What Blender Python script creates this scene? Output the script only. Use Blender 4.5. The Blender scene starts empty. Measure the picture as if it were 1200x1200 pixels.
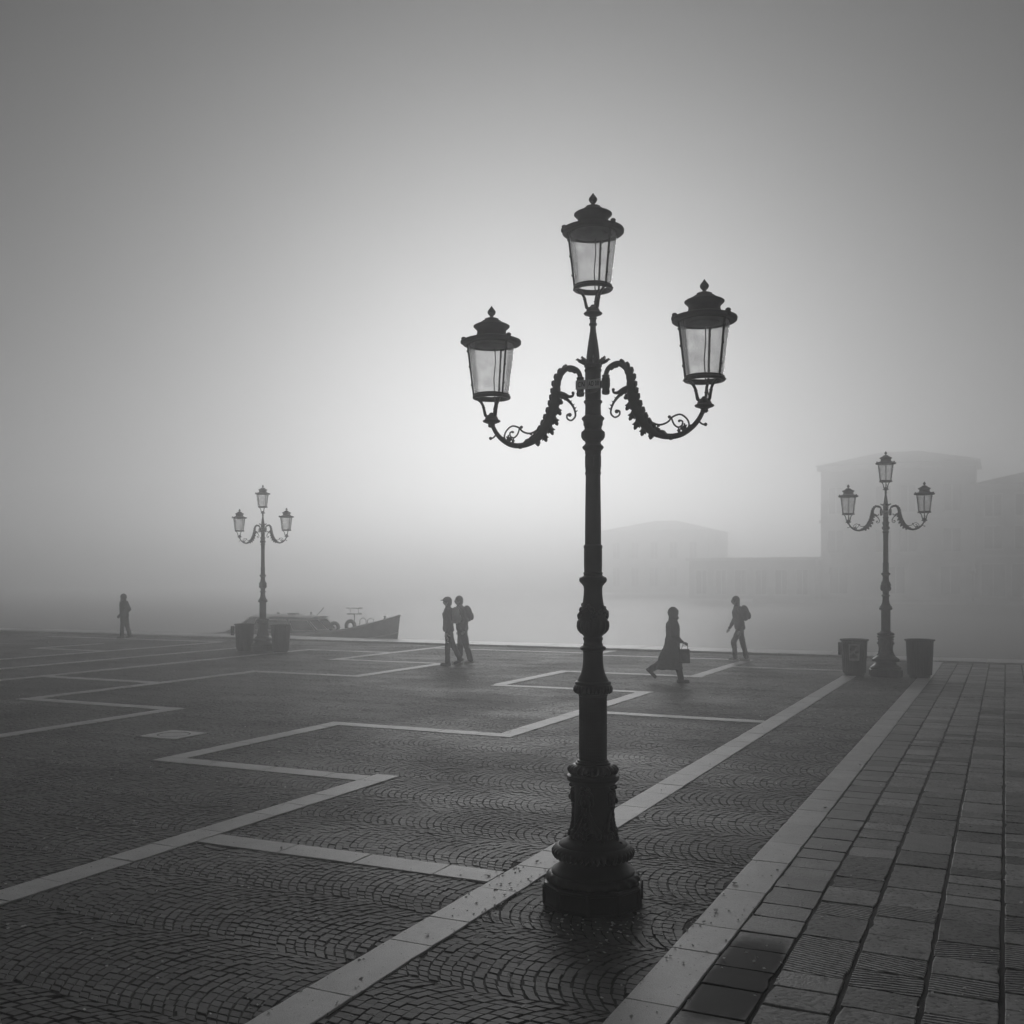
import bpy, math, random
import numpy as np
from mathutils import Vector, Matrix

S = bpy.context.scene
COL = S.collection
rad = math.radians

# ------------------------------------------------------------------ camera
cam = bpy.data.cameras.new('camera')
cam_o = bpy.data.objects.new('camera', cam)
COL.objects.link(cam_o)
S.camera = cam_o
cam.sensor_width = 36.0
cam.lens = 36.0 * 1220 / 1200
cam.shift_y = 80 / 1200
cam.clip_end = 3000
CAM_H = 2.2
cam_o.location = (0, 0, CAM_H)
cam_o.rotation_euler = (math.pi / 2, 0, 0)

# ------------------------------------------------------------------ sky + sun (low sun behind fog)
SUN_EL, SUN_AZ = rad(12.0), rad(1.2)
w = bpy.data.worlds.new('World')
S.world = w
w.use_nodes = True
nt = w.node_tree
sky = nt.nodes.new('ShaderNodeTexSky')
sky.sky_type = 'NISHITA'
sky.sun_disc = False
sky.sun_elevation = SUN_EL
sky.sun_rotation = SUN_AZ
sky.dust_density = 0.4
bw = nt.nodes.new('ShaderNodeRGBToBW')
bg = nt.nodes['Background']
nt.links.new(sky.outputs[0], bw.inputs[0])
nt.links.new(bw.outputs[0], bg.inputs[0])
bg.inputs[1].default_value = 0.05
sun = bpy.data.lights.new('sun', 'SUN')
sun_o = bpy.data.objects.new('sun', sun)
COL.objects.link(sun_o)
sun.energy = 2.5
sun.angle = rad(20)
sd = Vector((math.sin(SUN_AZ) * math.cos(SUN_EL), math.cos(SUN_AZ) * math.cos(SUN_EL), math.sin(SUN_EL)))
sun_o.rotation_euler = sd.to_track_quat('Z', 'Y').to_euler()
S.view_settings.view_transform = 'Standard'
S.view_settings.look = 'None'
S.view_settings.gamma = 1.0
S.view_settings.exposure = -1.36
S.cycles.use_denoising = True
S.cycles.volume_bounces = 5
S.cycles.max_bounces = 8
S.cycles.transparent_max_bounces = 16
HAZE_DENSITY, HAZE_G, HAZE_TOP = 0.0117, 0.735, 21.0

# ------------------------------------------------------------------ plaza frame: u away along the white bands, v across to the right
A = math.atan(579 / 1220)
SA, CA = math.sin(A), math.cos(A)
def W(u, v, z=0.0):
    return Vector((u * SA + v * CA, u * CA - v * SA, z))
def to_uv(x, y):
    return x * SA + y * CA, x * CA - y * SA
FRAME = Matrix.Rotation(-A, 4, 'Z')          # local x -> v, local y -> u
RZ = -A

# ------------------------------------------------------------------ materials (all procedural, black and white)
def new_mat(name):
    m = bpy.data.materials.new(name)
    m.use_nodes = True
    return m, m.node_tree, m.node_tree.nodes['Principled BSDF']

def grey(v):
    return (v, v, v, 1)

def noise_mat(name, c0, c1, scale, rough0=.4, rough1=.6, bump=.0, bscale=None, detail=6, spec=.5, metallic=0., coords='Object', dist=.01):
    m, t, b = new_mat(name)
    N, L = t.nodes, t.links
    tc = N.new('ShaderNodeTexCoord')
    n = N.new('ShaderNodeTexNoise'); n.inputs['Scale'].default_value = scale; n.inputs['Detail'].default_value = detail
    L.new(tc.outputs[coords], n.inputs['Vector'])
    r = N.new('ShaderNodeValToRGB'); r.color_ramp.elements[0].color = grey(c0); r.color_ramp.elements[1].color = grey(c1)
    r.color_ramp.elements[0].position = .3; r.color_ramp.elements[1].position = .7
    L.new(n.outputs[0], r.inputs[0]); L.new(r.outputs[0], b.inputs['Base Color'])
    mr = N.new('ShaderNodeMapRange'); mr.inputs[3].default_value = rough0; mr.inputs[4].default_value = rough1
    L.new(n.outputs[0], mr.inputs[0]); L.new(mr.outputs[0], b.inputs['Roughness'])
    b.inputs['Specular IOR Level'].default_value = spec
    b.inputs['Metallic'].default_value = metallic
    if bump:
        n2 = N.new('ShaderNodeTexNoise'); n2.inputs['Scale'].default_value = bscale or scale * 4; n2.inputs['Detail'].default_value = 4
        L.new(tc.outputs[coords], n2.inputs['Vector'])
        bp = N.new('ShaderNodeBump'); bp.inputs['Strength'].default_value = bump; bp.inputs['Distance'].default_value = dist
        L.new(n2.outputs[0], bp.inputs['Height']); L.new(bp.outputs[0], b.inputs['Normal'])
    return m

M = {}
M['iron'] = noise_mat('cast_iron', .013, .028, 9, .32, .5, .35, 160, spec=.5, dist=.003)
M['roof_iron'] = noise_mat('lantern_iron', .03, .05, 14, .45, .65, .2, 90, spec=.4, dist=.003)
M['white_paint'] = noise_mat('white_enamel', .78, .85, 20, .3, .45)
M['black_print'] = noise_mat('black_print', .02, .03, 20, .5, .6)
M['ceiling'] = noise_mat('lantern_ceiling', .3, .42, 10, .5, .7)
M['bed'] = noise_mat('joint_mortar', .028, .055, 30, .75, .9, .5, 120, coords='Object')
M['kerb'] = noise_mat('quay_stone', .66, .8, 2.5, .35, .5, .3, 60)
M['wall_stone'] = noise_mat('quay_wall_stone', .3, .42, 1.2, .5, .8, .4, 20)
M['litter'] = noise_mat('pale_litter', .8, .88, 30, .7, .9)
M['bin'] = noise_mat('bin_metal', .028, .045, 12, .4, .6, .1, 80)
M['cloth_dark'] = noise_mat('dark_cloth', .014, .03, 30, .8, .95, .4, 120)
M['cloth_mid'] = noise_mat('mid_cloth', .05, .09, 30, .8, .95, .4, 120)
M['cloth_light'] = noise_mat('light_cloth', .66, .78, 20, .8, .95, .3, 100)
M['skin'] = noise_mat('skin', .28, .36, 40, .5, .6)
M['hair'] = noise_mat('hair', .012, .03, 60, .5, .7, .5, 200)
M['shoe_white'] = noise_mat('white_shoe', .5, .65, 30, .5, .7)
M['shoe_dark'] = noise_mat('dark_shoe', .02, .035, 30, .4, .6)
M['boat_white'] = noise_mat('boat_paint', .75, .85, 3, .3, .5)
M['boat_mid'] = noise_mat('boat_grey_paint', .6, .72, 4, .35, .55)
M['boat_dark'] = noise_mat('boat_varnish', .2, .28, 6, .25, .45)
M['rubber'] = noise_mat('rubber', .014, .025, 20, .6, .8)
M['plaster'] = noise_mat('old_plaster', .42, .58, .35, .7, .9, .3, 6)
M['plaster_dark'] = noise_mat('dark_plaster', .3, .42, .4, .7, .9, .3, 6)
M['trim'] = noise_mat('stone_trim', .42, .55, 1.5, .6, .8)
M['tile'] = noise_mat('roof_tile', .12, .2, 2, .7, .9, .6, 8)
M['pane'] = noise_mat('dark_window_pane', .06, .09, 2, .1, .2)
M['shutter'] = noise_mat('wood_shutter', .06, .1, 6, .5, .7)
M['wood_post'] = noise_mat('weathered_wood', .05, .1, 5, .7, .9, .5, 40)

def glass_mat(name, tint, gloss, rough=.08):
    m = bpy.data.materials.new(name); m.use_nodes = True
    t = m.node_tree; N, L = t.nodes, t.links
    N.remove(N['Principled BSDF'])
    tr = N.new('ShaderNodeBsdfTransparent'); tr.inputs[0].default_value = grey(tint)
    gl = N.new('ShaderNodeBsdfGlossy'); gl.inputs['Roughness'].default_value = rough; gl.inputs[0].default_value = grey(.8)
    tl = N.new('ShaderNodeBsdfTranslucent'); tl.inputs[0].default_value = grey(.55)
    tc = N.new('ShaderNodeTexCoord'); ns = N.new('ShaderNodeTexNoise'); ns.inputs['Scale'].default_value = 9; ns.inputs['Detail'].default_value = 5
    L.new(tc.outputs['Object'], ns.inputs['Vector'])
    mr = N.new('ShaderNodeMapRange'); mr.inputs[1].default_value = .35; mr.inputs[2].default_value = .75; mr.inputs[3].default_value = .05; mr.inputs[4].default_value = .2
    L.new(ns.outputs[0], mr.inputs[0])
    m1 = N.new('ShaderNodeMixShader'); L.new(mr.outputs[0], m1.inputs[0]); L.new(tr.outputs[0], m1.inputs[1]); L.new(tl.outputs[0], m1.inputs[2])
    fr = N.new('ShaderNodeFresnel'); fr.inputs[0].default_value = 1.3
    mu = N.new('ShaderNodeMath'); mu.operation = 'MULTIPLY'; mu.inputs[1].default_value = gloss; L.new(fr.outputs[0], mu.inputs[0])
    m2 = N.new('ShaderNodeMixShader'); L.new(mu.outputs[0], m2.inputs[0]); L.new(m1.outputs[0], m2.inputs[1]); L.new(gl.outputs[0], m2.inputs[2])
    L.new(m2.outputs[0], N['Material Output'].inputs['Surface'])
    return m
M['lantern_glass'] = glass_mat('lantern_glass', .96, .6)
M['boat_glass'] = glass_mat('boat_glass', .35, 1.0)

def cobble_mat():
    m, t, b = new_mat('porphyry_cobble')
    N, L = t.nodes, t.links
    at = N.new('ShaderNodeAttribute'); at.attribute_name = 'tone'
    geo = N.new('ShaderNodeNewGeometry')
    n = N.new('ShaderNodeTexNoise'); n.inputs['Scale'].default_value = 60; n.inputs['Detail'].default_value = 5
    big = N.new('ShaderNodeTexNoise'); big.inputs['Scale'].default_value = .45; big.inputs['Detail'].default_value = 5
    L.new(geo.outputs['Position'], n.inputs['Vector']); L.new(geo.outputs['Position'], big.inputs['Vector'])
    a1 = N.new('ShaderNodeMath'); a1.operation = 'MULTIPLY'; a1.inputs[1].default_value = .36; L.new(at.outputs['Fac'], a1.inputs[0])
    a2 = N.new('ShaderNodeMath'); a2.operation = 'MULTIPLY_ADD'; a2.inputs[1].default_value = .35; L.new(n.outputs[0], a2.inputs[0]); L.new(a1.outputs[0], a2.inputs[2])
    a3 = N.new('ShaderNodeMath'); a3.operation = 'MULTIPLY_ADD'; a3.inputs[1].default_value = .6; L.new(big.outputs[0], a3.inputs[0]); L.new(a2.outputs[0], a3.inputs[2])
    r = N.new('ShaderNodeValToRGB'); r.color_ramp.elements[0].position = .35; r.color_ramp.elements[0].color = grey(.105)
    r.color_ramp.elements[1].position = 1.0; r.color_ramp.elements[1].color = grey(.25)
    L.new(a3.outputs[0], r.inputs[0]); L.new(r.outputs[0], b.inputs['Base Color'])
    # damp patches: smoother where the large noise is high
    mr = N.new('ShaderNodeMapRange'); mr.inputs[1].default_value = .35; mr.inputs[2].default_value = .65
    mr.inputs[3].default_value = .66; mr.inputs[4].default_value = .52
    L.new(big.outputs[0], mr.inputs[0]); L.new(mr.outputs[0], b.inputs['Roughness'])
    b.inputs['Specular IOR Level'].default_value = .36
    bp = N.new('ShaderNodeBump'); bp.inputs['Strength'].default_value = .5; bp.inputs['Distance'].default_value = .004
    L.new(n.outputs[0], bp.inputs['Height']); L.new(bp.outputs[0], b.inputs['Normal'])
    return m
M['cobble'] = cobble_mat()

def white_slab_mat():
    m, t, b = new_mat('pale_band_stone')
    N, L = t.nodes, t.links
    geo = N.new('ShaderNodeNewGeometry'); oi = N.new('ShaderNodeObjectInfo')
    n = N.new('ShaderNodeTexNoise'); n.inputs['Scale'].default_value = 5; n.inputs['Detail'].default_value = 8; n.inputs['Roughness'].default_value = .65
    sp = N.new('ShaderNodeTexNoise'); sp.inputs['Scale'].default_value = 38; sp.inputs['Detail'].default_value = 3
    fine = N.new('ShaderNodeTexNoise'); fine.inputs['Scale'].default_value = 150; fine.inputs['Detail'].default_value = 3
    for x in (n, sp, fine): L.new(geo.outputs['Position'], x.inputs['Vector'])
    r = N.new('ShaderNodeValToRGB'); r.color_ramp.elements[0].position = .3; r.color_ramp.elements[0].color = grey(.66)
    r.color_ramp.elements[1].position = .7; r.color_ramp.elements[1].color = grey(.82); L.new(n.outputs[0], r.inputs[0])
    # per slab tone
    mo = N.new('ShaderNodeMapRange'); mo.inputs[3].default_value = .86; mo.inputs[4].default_value = 1.1; L.new(oi.outputs['Random'], mo.inputs[0])
    mu = N.new('ShaderNodeMixRGB'); mu.blend_type = 'MULTIPLY'; mu.inputs[0].default_value = 1
    L.new(r.outputs[0], mu.inputs[1]); L.new(mo.outputs[0], mu.inputs[2])
    # small dark pits and chips
    pr = N.new('ShaderNodeValToRGB'); pr.color_ramp.elements[0].position = .27; pr.color_ramp.elements[0].color = grey(.25)
    pr.color_ramp.elements[1].position = .34; pr.color_ramp.elements[1].color = grey(1); L.new(sp.outputs[0], pr.inputs[0])
    mu2 = N.new('ShaderNodeMixRGB'); mu2.blend_type = 'MULTIPLY'; mu2.inputs[0].default_value = 1
    L.new(mu.outputs[0], mu2.inputs[1]); L.new(pr.outputs[0], mu2.inputs[2])
    fr = N.new('ShaderNodeMapRange'); fr.inputs[1].default_value = .3; fr.inputs[2].default_value = .7; fr.inputs[3].default_value = .82; fr.inputs[4].default_value = 1.12; L.new(fine.outputs[0], fr.inputs[0])
    mu3 = N.new('ShaderNodeMixRGB'); mu3.blend_type = 'MULTIPLY'; mu3.inputs[0].default_value = 1
    L.new(mu2.outputs[0], mu3.inputs[1]); L.new(fr.outputs[0], mu3.inputs[2])
    L.new(mu3.outputs[0], b.inputs['Base Color'])
    b.inputs['Roughness'].default_value = .48
    b.inputs['Specular IOR Level'].default_value = .5
    bp = N.new('ShaderNodeBump'); bp.inputs['Strength'].default_value = .4; bp.inputs['Distance'].default_value = .004
    L.new(fine.outputs[0], bp.inputs['Height']); L.new(bp.outputs[0], b.inputs['Normal'])
    return m
M['white_slab'] = white_slab_mat()

def paving_mat(name, kind):
    m, t, b = new_mat(name)
    N, L = t.nodes, t.links
    geo = N.new('ShaderNodeNewGeometry'); at = N.new('ShaderNodeAttribute'); at.attribute_name = 'tone'
    oi = N.new('ShaderNodeObjectInfo')
    n = N.new('ShaderNodeTexNoise'); n.inputs['Scale'].default_value = 4.5; n.inputs['Detail'].default_value = 8; n.inputs['Roughness'].default_value = .65
    sp = N.new('ShaderNodeTexNoise'); sp.inputs['Scale'].default_value = 30 if kind not in ('smooth', 'damp') else 60; sp.inputs['Detail'].default_value = 4
    for x in (n, sp): L.new(geo.outputs['Position'], x.inputs['Vector'])
    r = N.new('ShaderNodeValToRGB'); r.color_ramp.elements[0].position = .32; r.color_ramp.elements[1].position = .68
    lo, hi = {'damp': (.15, .26), 'smooth': (.28, .45), 'pitted': (.28, .5), 'grooved': (.3, .52)}[kind]
    r.color_ramp.elements[0].color = grey(lo); r.color_ramp.elements[1].color = grey(hi); L.new(n.outputs[0], r.inputs[0])
    mo = N.new('ShaderNodeMapRange'); mo.inputs[3].default_value = .62; mo.inputs[4].default_value = 1.3
    ad = N.new('ShaderNodeMath'); ad.operation = 'ADD'; L.new(at.outputs['Fac'], ad.inputs[0]); L.new(oi.outputs['Random'], ad.inputs[1])
    fr = N.new('ShaderNodeMath'); fr.operation = 'FRACT'; L.new(ad.outputs[0], fr.inputs[0]); L.new(fr.outputs[0], mo.inputs[0])
    mu = N.new('ShaderNodeMixRGB'); mu.blend_type = 'MULTIPLY'; mu.inputs[0].default_value = 1
    L.new(r.outputs[0], mu.inputs[1]); L.new(mo.outputs[0], mu.inputs[2])
    pr = N.new('ShaderNodeValToRGB'); pr.color_ramp.elements[0].position = .3; pr.color_ramp.elements[0].color = grey(.3 if kind not in ('smooth', 'damp') else .6)
    pr.color_ramp.elements[1].position = .48; pr.color_ramp.elements[1].color = grey(1); L.new(sp.outputs[0], pr.inputs[0])
    mu2 = N.new('ShaderNodeMixRGB'); mu2.blend_type = 'MULTIPLY'; mu2.inputs[0].default_value = 1
    L.new(mu.outputs[0], mu2.inputs[1]); L.new(pr.outputs[0], mu2.inputs[2])
    # a wet pool on the first row of slabs: a damp stain with a shape of its own
    uvp = N.new('ShaderNodeVectorRotate'); uvp.rotation_type = 'Z_AXIS'; uvp.inputs['Angle'].default_value = A
    L.new(geo.outputs['Position'], uvp.inputs['Vector'])
    sx = N.new('ShaderNodeSeparateXYZ'); L.new(uvp.outputs[0], sx.inputs[0])
    def mth(op, a_, b_=None, c_=None):
        q = N.new('ShaderNodeMath'); q.operation = op
        for i_, v_ in enumerate((a_, b_, c_)):
            if v_ is None: continue
            if isinstance(v_, (int, float)): q.inputs[i_].default_value = v_
            else: L.new(v_, q.inputs[i_])
        return q.outputs[0]
    du = mth('MULTIPLY', mth('SUBTRACT', sx.outputs[1], POOL[0]), 1 / POOL[2])
    dv = mth('MULTIPLY', mth('SUBTRACT', sx.outputs[0], POOL[1]), 1 / POOL[3])
    d2 = mth('ADD', mth('POWER', mth('ABSOLUTE', du), 3.0), mth('POWER', mth('ABSOLUTE', dv), 5.0))
    d3 = mth('ADD', d2, mth('MULTIPLY', mth('SUBTRACT', n.outputs[0], .5), .8))
    wet = N.new('ShaderNodeMapRange'); wet.interpolation_type = 'SMOOTHSTEP'; wet.inputs[1].default_value = .2; wet.inputs[2].default_value = 1.1; wet.inputs[3].default_value = 1; wet.inputs[4].default_value = 0
    L.new(d3, wet.inputs[0])
    wc = N.new('ShaderNodeMixRGB'); wc.inputs[2].default_value = grey(.006); L.new(wet.outputs[0], wc.inputs[0]); L.new(mu2.outputs[0], wc.inputs[1])
    L.new(wc.outputs[0], b.inputs['Base Color'])
    base_r = .46 if kind in ('smooth', 'damp') else .58
    rr = N.new('ShaderNodeMapRange'); rr.inputs[3].default_value = base_r; rr.inputs[4].default_value = .5; L.new(wet.outputs[0], rr.inputs[0]); L.new(rr.outputs[0], b.inputs['Roughness'])
    sr_ = N.new('ShaderNodeMapRange'); sr_.inputs[3].default_value = .36; sr_.inputs[4].default_value = .03; L.new(wet.outputs[0], sr_.inputs[0]); L.new(sr_.outputs[0], b.inputs['Specular IOR Level'])
    bp = N.new('ShaderNodeBump'); bp.inputs['Distance'].default_value = .012
    L.new(mth('MULTIPLY_ADD', wet.outputs[0], -.5, .55 if kind not in ('smooth', 'damp') else .5), bp.inputs['Strength'])
    if kind == 'grooved':
        wv = N.new('ShaderNodeTexWave'); wv.inputs['Scale'].default_value = 9; wv.inputs['Distortion'].default_value = 2.4; wv.inputs['Detail'].default_value = 2; wv.inputs['Detail Scale'].default_value = 1.5
        wv.bands_direction = 'Y'
        rt = N.new('ShaderNodeVectorRotate'); rt.rotation_type = 'Z_AXIS'
        an = N.new('ShaderNodeMapRange'); an.inputs[3].default_value = A - .35; an.inputs[4].default_value = A + .3; L.new(oi.outputs['Random'], an.inputs[0]); L.new(an.outputs[0], rt.inputs['Angle'])
        L.new(geo.outputs['Position'], rt.inputs['Vector']); L.new(rt.outputs[0], wv.inputs['Vector'])
        hh = mth('ADD', mth('MULTIPLY', wv.outputs['Fac'], 1.5), mth('MULTIPLY', sp.outputs[0], .5))
        L.new(hh, bp.inputs['Height'])
        gd = N.new('ShaderNodeMapRange'); gd.inputs[3].default_value = .4; gd.inputs[4].default_value = 1.15; L.new(wv.outputs['Fac'], gd.inputs[0])
        mu4 = N.new('ShaderNodeMixRGB'); mu4.blend_type = 'MULTIPLY'; mu4.inputs[0].default_value = 1
        L.new(wc.outputs[0], mu4.inputs[1]); L.new(gd.outputs[0], mu4.inputs[2]); L.new(mu4.outputs[0], b.inputs['Base Color'])
    else:
        L.new(sp.outputs[0], bp.inputs['Height'])
    L.new(bp.outputs[0], b.inputs['Normal'])
    return m
POOL = (5.75, -1.335, .86, .2)      # u, v, half length, half width
for k in ('smooth', 'pitted', 'grooved', 'damp'):
    M['paving_' + k] = paving_mat('trachyte_' + k, k)

def water_mat():
    m, t, b = new_mat('canal_water')
    N, L = t.nodes, t.links
    geo = N.new('ShaderNodeNewGeometry')
    n = N.new('ShaderNodeTexNoise'); n.inputs['Scale'].default_value = 1.1; n.inputs['Detail'].default_value = 5
    mp = N.new('ShaderNodeMapping'); mp.inputs['Scale'].default_value = (1, 2.2, 1); mp.inputs['Rotation'].default_value = (0, 0, .4)
    L.new(geo.outputs['Position'], mp.inputs['Vector']); L.new(mp.outputs[0], n.inputs['Vector'])
    bp = N.new('ShaderNodeBump'); bp.inputs['Strength'].default_value = .6; bp.inputs['Distance'].default_value = .12
    L.new(n.outputs[0], bp.inputs['Height']); L.new(bp.outputs[0], b.inputs['Normal'])
    b.inputs['Base Color'].default_value = grey(.05); b.inputs['Roughness'].default_value = .42
    return m
M['water'] = water_mat()

# ------------------------------------------------------------------ mesh helpers
class MB:
    def __init__(s): s.v = []; s.f = []
    def add(s, vs, fs):
        o = len(s.v); s.v.extend([tuple(p) for p in vs]); s.f.extend([tuple(i + o for i in q) for q in fs])
    def box(s, c, d, rot=None, top=1.0):
        hx, hy, hz = d[0] / 2, d[1] / 2, d[2] / 2
        vs = [Vector((x * hx * (top if z > 0 else 1), y * hy * (top if z > 0 else 1), z * hz)) for x in (-1, 1) for y in (-1, 1) for z in (-1, 1)]
        if rot is not None: vs = [rot @ p for p in vs]
        s.add([p + Vector(c) for p in vs], [(0, 1, 3, 2), (4, 6, 7, 5), (0, 4, 5, 1), (2, 3, 7, 6), (0, 2, 6, 4), (1, 5, 7, 3)])
    def lathe(s, prof, n=48, mod=None, c=(0, 0, 0), a0=0.0, close=True):
        vs = []
        for i, (z, r) in enumerate(prof):
            for k in range(n):
                th = a0 + 2 * math.pi * k / n
                rr, zz = (mod(i, th, r, z) if mod else (r, z))
                vs.append((c[0] + rr * math.cos(th), c[1] + rr * math.sin(th), c[2] + zz))
        fs = []
        for i in range(len(prof) - 1):
            for k in range(n):
                k2 = (k + 1) % n
                fs.append((i * n + k, i * n + k2, (i + 1) * n + k2, (i + 1) * n + k))
        if close:
            if prof[0][1] > 1e-4: fs.append(tuple(range(n - 1, -1, -1)))
            if prof[-1][1] > 1e-4: fs.append(tuple(range((len(prof) - 1) * n, len(prof) * n)))
        s.add(vs, fs)
    def tube(s, pts, rs, n=10, flat=1.0, cap=True):
        pts = [Vector(p) for p in pts]
        if not isinstance(rs, (list, tuple)): rs = [rs] * len(pts)
        vs, fs = [], []
        up = None
        for i, p in enumerate(pts):
            d = (pts[min(i + 1, len(pts) - 1)] - pts[max(i - 1, 0)])
            if d.length < 1e-9: d = Vector((0, 0, 1))
            d.normalize()
            if up is None:
                up = Vector((0, 1, 0)) if abs(d.y) < .9 else Vector((1, 0, 0))
            x = d.cross(up)
            if x.length < 1e-6: x = d.orthogonal()
            x.normalize(); y = x.cross(d); y.normalize(); up = y
            for k in range(n):
                th = 2 * math.pi * k / n
                vs.append(p + (x * math.cos(th) + y * math.sin(th) * flat) * rs[i])
        for i in range(len(pts) - 1):
            for k in range(n):
                k2 = (k + 1) % n
                fs.append((i * n + k, i * n + k2, (i + 1) * n + k2, (i + 1) * n + k))
        if cap:
            fs.append(tuple(range(n - 1, -1, -1))); fs.append(tuple(range((len(pts) - 1) * n, len(pts) * n)))
        s.add(vs, fs)
    def ell(s, c, r, rot=None, nu=12, nv=8):
        vs = [Vector((0, 0, -r[2]))]
        for j in range(1, nv):
            ph = -math.pi / 2 + math.pi * j / nv
            for k in range(nu):
                th = 2 * math.pi * k / nu
                vs.append(Vector((r[0] * math.cos(ph) * math.cos(th), r[1] * math.cos(ph) * math.sin(th), r[2] * math.sin(ph))))
        vs.append(Vector((0, 0, r[2])))
        if rot is not None: vs = [rot @ p for p in vs]
        fs = [(0, 1 + (k + 1) % nu, 1 + k) for k in range(nu)]
        for j in range(nv - 2):
            for k in range(nu):
                a, b = 1 + j * nu + k, 1 + j * nu + (k + 1) % nu
                fs.append((a, b, b + nu, a + nu))
        e = len(vs) - 1; o = 1 + (nv - 2) * nu
        fs += [(o + k, o + (k + 1) % nu, e) for k in range(nu)]
        s.add([p + Vector(c) for p in vs], fs)
    def capsule(s, p0, p1, r0, r1, n=12, sx=1.0):
        p0, p1 = Vector(p0), Vector(p1)
        d = (p1 - p0)
        L_ = d.length
        if L_ < 1e-6: return s.ell(p0, (r0, r0, r0))
        d.normalize()
        pts, rs = [], []
        for t in (-1, -.8, -.5, 0):
            pts.append(p0 + d * r0 * t); rs.append(max(r0 * math.sqrt(max(0, 1 - t * t)), .0008))
        for t in (0, .5, .8, 1):
            pts.append(p1 + d * r1 * t); rs.append(max(r1 * math.sqrt(max(0, 1 - t * t)), .0008))
        s.tube(pts, rs, n, flat=sx)
    def loft(s, rings):
        n = len(rings[0]); vs = [p for r in rings for p in r]; fs = []
        for i in range(len(rings) - 1):
            for k in range(n):
                k2 = (k + 1) % n
                fs.append((i * n + k, i * n + k2, (i + 1) * n + k2, (i + 1) * n + k))
        fs.append(tuple(range(n - 1, -1, -1))); fs.append(tuple(range((len(rings) - 1) * n, len(rings) * n)))
        s.add(vs, fs)
    def mesh(s, name, mat, smooth=40):
        me = bpy.data.meshes.new(name)
        me.from_pydata(s.v, [], s.f)
        if mat: me.materials.append(M[mat] if isinstance(mat, str) else mat)
        if smooth:
            me.polygons.foreach_set('use_smooth', [True] * len(me.polygons))
            me.set_sharp_from_angle(angle=rad(smooth))
        me.update()
        return me
    def build(s, name, mat, parent=None, smooth=40):
        return link(name, s.mesh(name, mat, smooth), parent)

def link(name, data, parent=None, loc=None, rz=None):
    o = bpy.data.objects.new(name, data)
    COL.objects.link(o)
    if parent is not None: o.parent = parent
    if loc is not None: o.location = loc
    if rz is not None: o.rotation_euler = (0, 0, rz)
    return o

def thing(o, label, cat, group=None):
    o['label'] = label; o['category'] = cat
    if group: o['group'] = group
    return o
def empty(name, loc=(0, 0, 0), rz=0.0):
    o = link(name, None, None, loc, rz); o.empty_display_size = .2
    return o
def structure(o, kind='structure'):
    o['kind'] = kind
    return o
def copy_tree(o, parent=None):
    c = o.copy(); COL.objects.link(c); c.parent = parent
    for ch in list(o.children): copy_tree(ch, c)
    return c

# ------------------------------------------------------------------ SETTING: plaza
rng = np.random.default_rng(7)
random.seed(7)
U_Q = 31.0                                             # quay line
STRIP_R, STRIP_L = (-1.81, -1.52), (-3.41, -3.11)

def sheet(name, u0, u1, v0, v1, z, mat):
    m = MB(); m.add([W(u0, v0, z), W(u0, v1, z), W(u1, v1, z), W(u1, v0, z)], [(0, 1, 2, 3)])
    return structure(m.build(name, mat, None, 0))
plaza = sheet('plaza', -30, U_Q, -120, -1.66, -.009, 'bed')
pavement = sheet('pavement', -30, 30.25, -1.66, 120, -.012, 'bed')

# white stone bands: list of (axis, fixed coordinate lo, hi, from, to)
VL = {1: -6.33, 2: -9.5, 3: -12.95, 4: -16.5, 5: -20.0, 6: -22.9, 7: -26.2, 8: -29.6}
bands = []          # (u0,u1,v0,v1, axis)
def along_u(v, u0, u1, w_=.29): bands.append((u0, u1, v - w_ / 2, v + w_ / 2, 'u'))
def along_v(u, v0, v1, w_=.29): bands.append((u - w_ / 2, u + w_ / 2, v0, v1, 'v'))
H = .145
bands.append((-2, 30.9, STRIP_R[0], STRIP_R[1], 'u'))
bands.append((-2, 25.0, STRIP_L[0], STRIP_L[1], 'u'))
# first meander
along_u(-6.30, -2, 9.88 + H)
along_v(9.75, -9.3 - H, -6.30 - H)
along_u(-9.30, 9.75 + H, 13.30 + H)
along_v(13.30, -9.30 + H, -6.42 + H)
along_u(-6.42, 13.30 + H, 19.6 + H)
along_v(19.6, -9.75, -6.42 - H)
along_u(-9.66, 19.6 + H, 23.3 + H)
along_v(23.3, -9.66 + H, -6.38 + H)
along_u(-6.42, 23.3 + H, 28.6)
along_v(28.6 + H, -11.2, -6.42 + H)
along_u(-11.1, 28.6 + 2 * H, 30.7)
# ties to the long band
along_v(6.92, -6.30 + H, STRIP_L[0])
along_v(16.28, -6.42 + H, STRIP_L[0])
along_v(26.35, -6.42 + H, -3.3)
# second meander
along_u(-12.85, -2, 13.6 + H)
along_v(13.6, -16.4 - H, -12.85 - H)
along_u(-16.4, 13.6 + H, 20.05 + H)
along_v(20.05, -16.4 + H, -13.45 + H)
along_u(-13.45, 20.05 + H, 24.05 + H)
along_v(24.05, -17.0, -13.45 - H)
along_u(-16.85, 24.05 + H, 30.8)
along_v(29.4, -16.85 + H, -11.6)
# third
along_v(16.95, -20.0, -16.4 - H)
along_u(-20.0, 2, 26.9)
along_u(-22.6, 8, 28.4)
along_v(26.9 + H, -20.1, -16.95)
along_u(-25.3, 14, 23.7)
along_v(23.7 + H, -28.5, -25.3 + H)
along_u(-25.3, 23.7 + 2 * H, 29.0)
along_u(-28.4, 23.7 + 2 * H, 26.6)
along_v(29.0 + H, -34, -25.3)
along_u(-31.5, 10, 21.0)
along_v(21.0 + H, -35, -31.5 + H)

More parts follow.
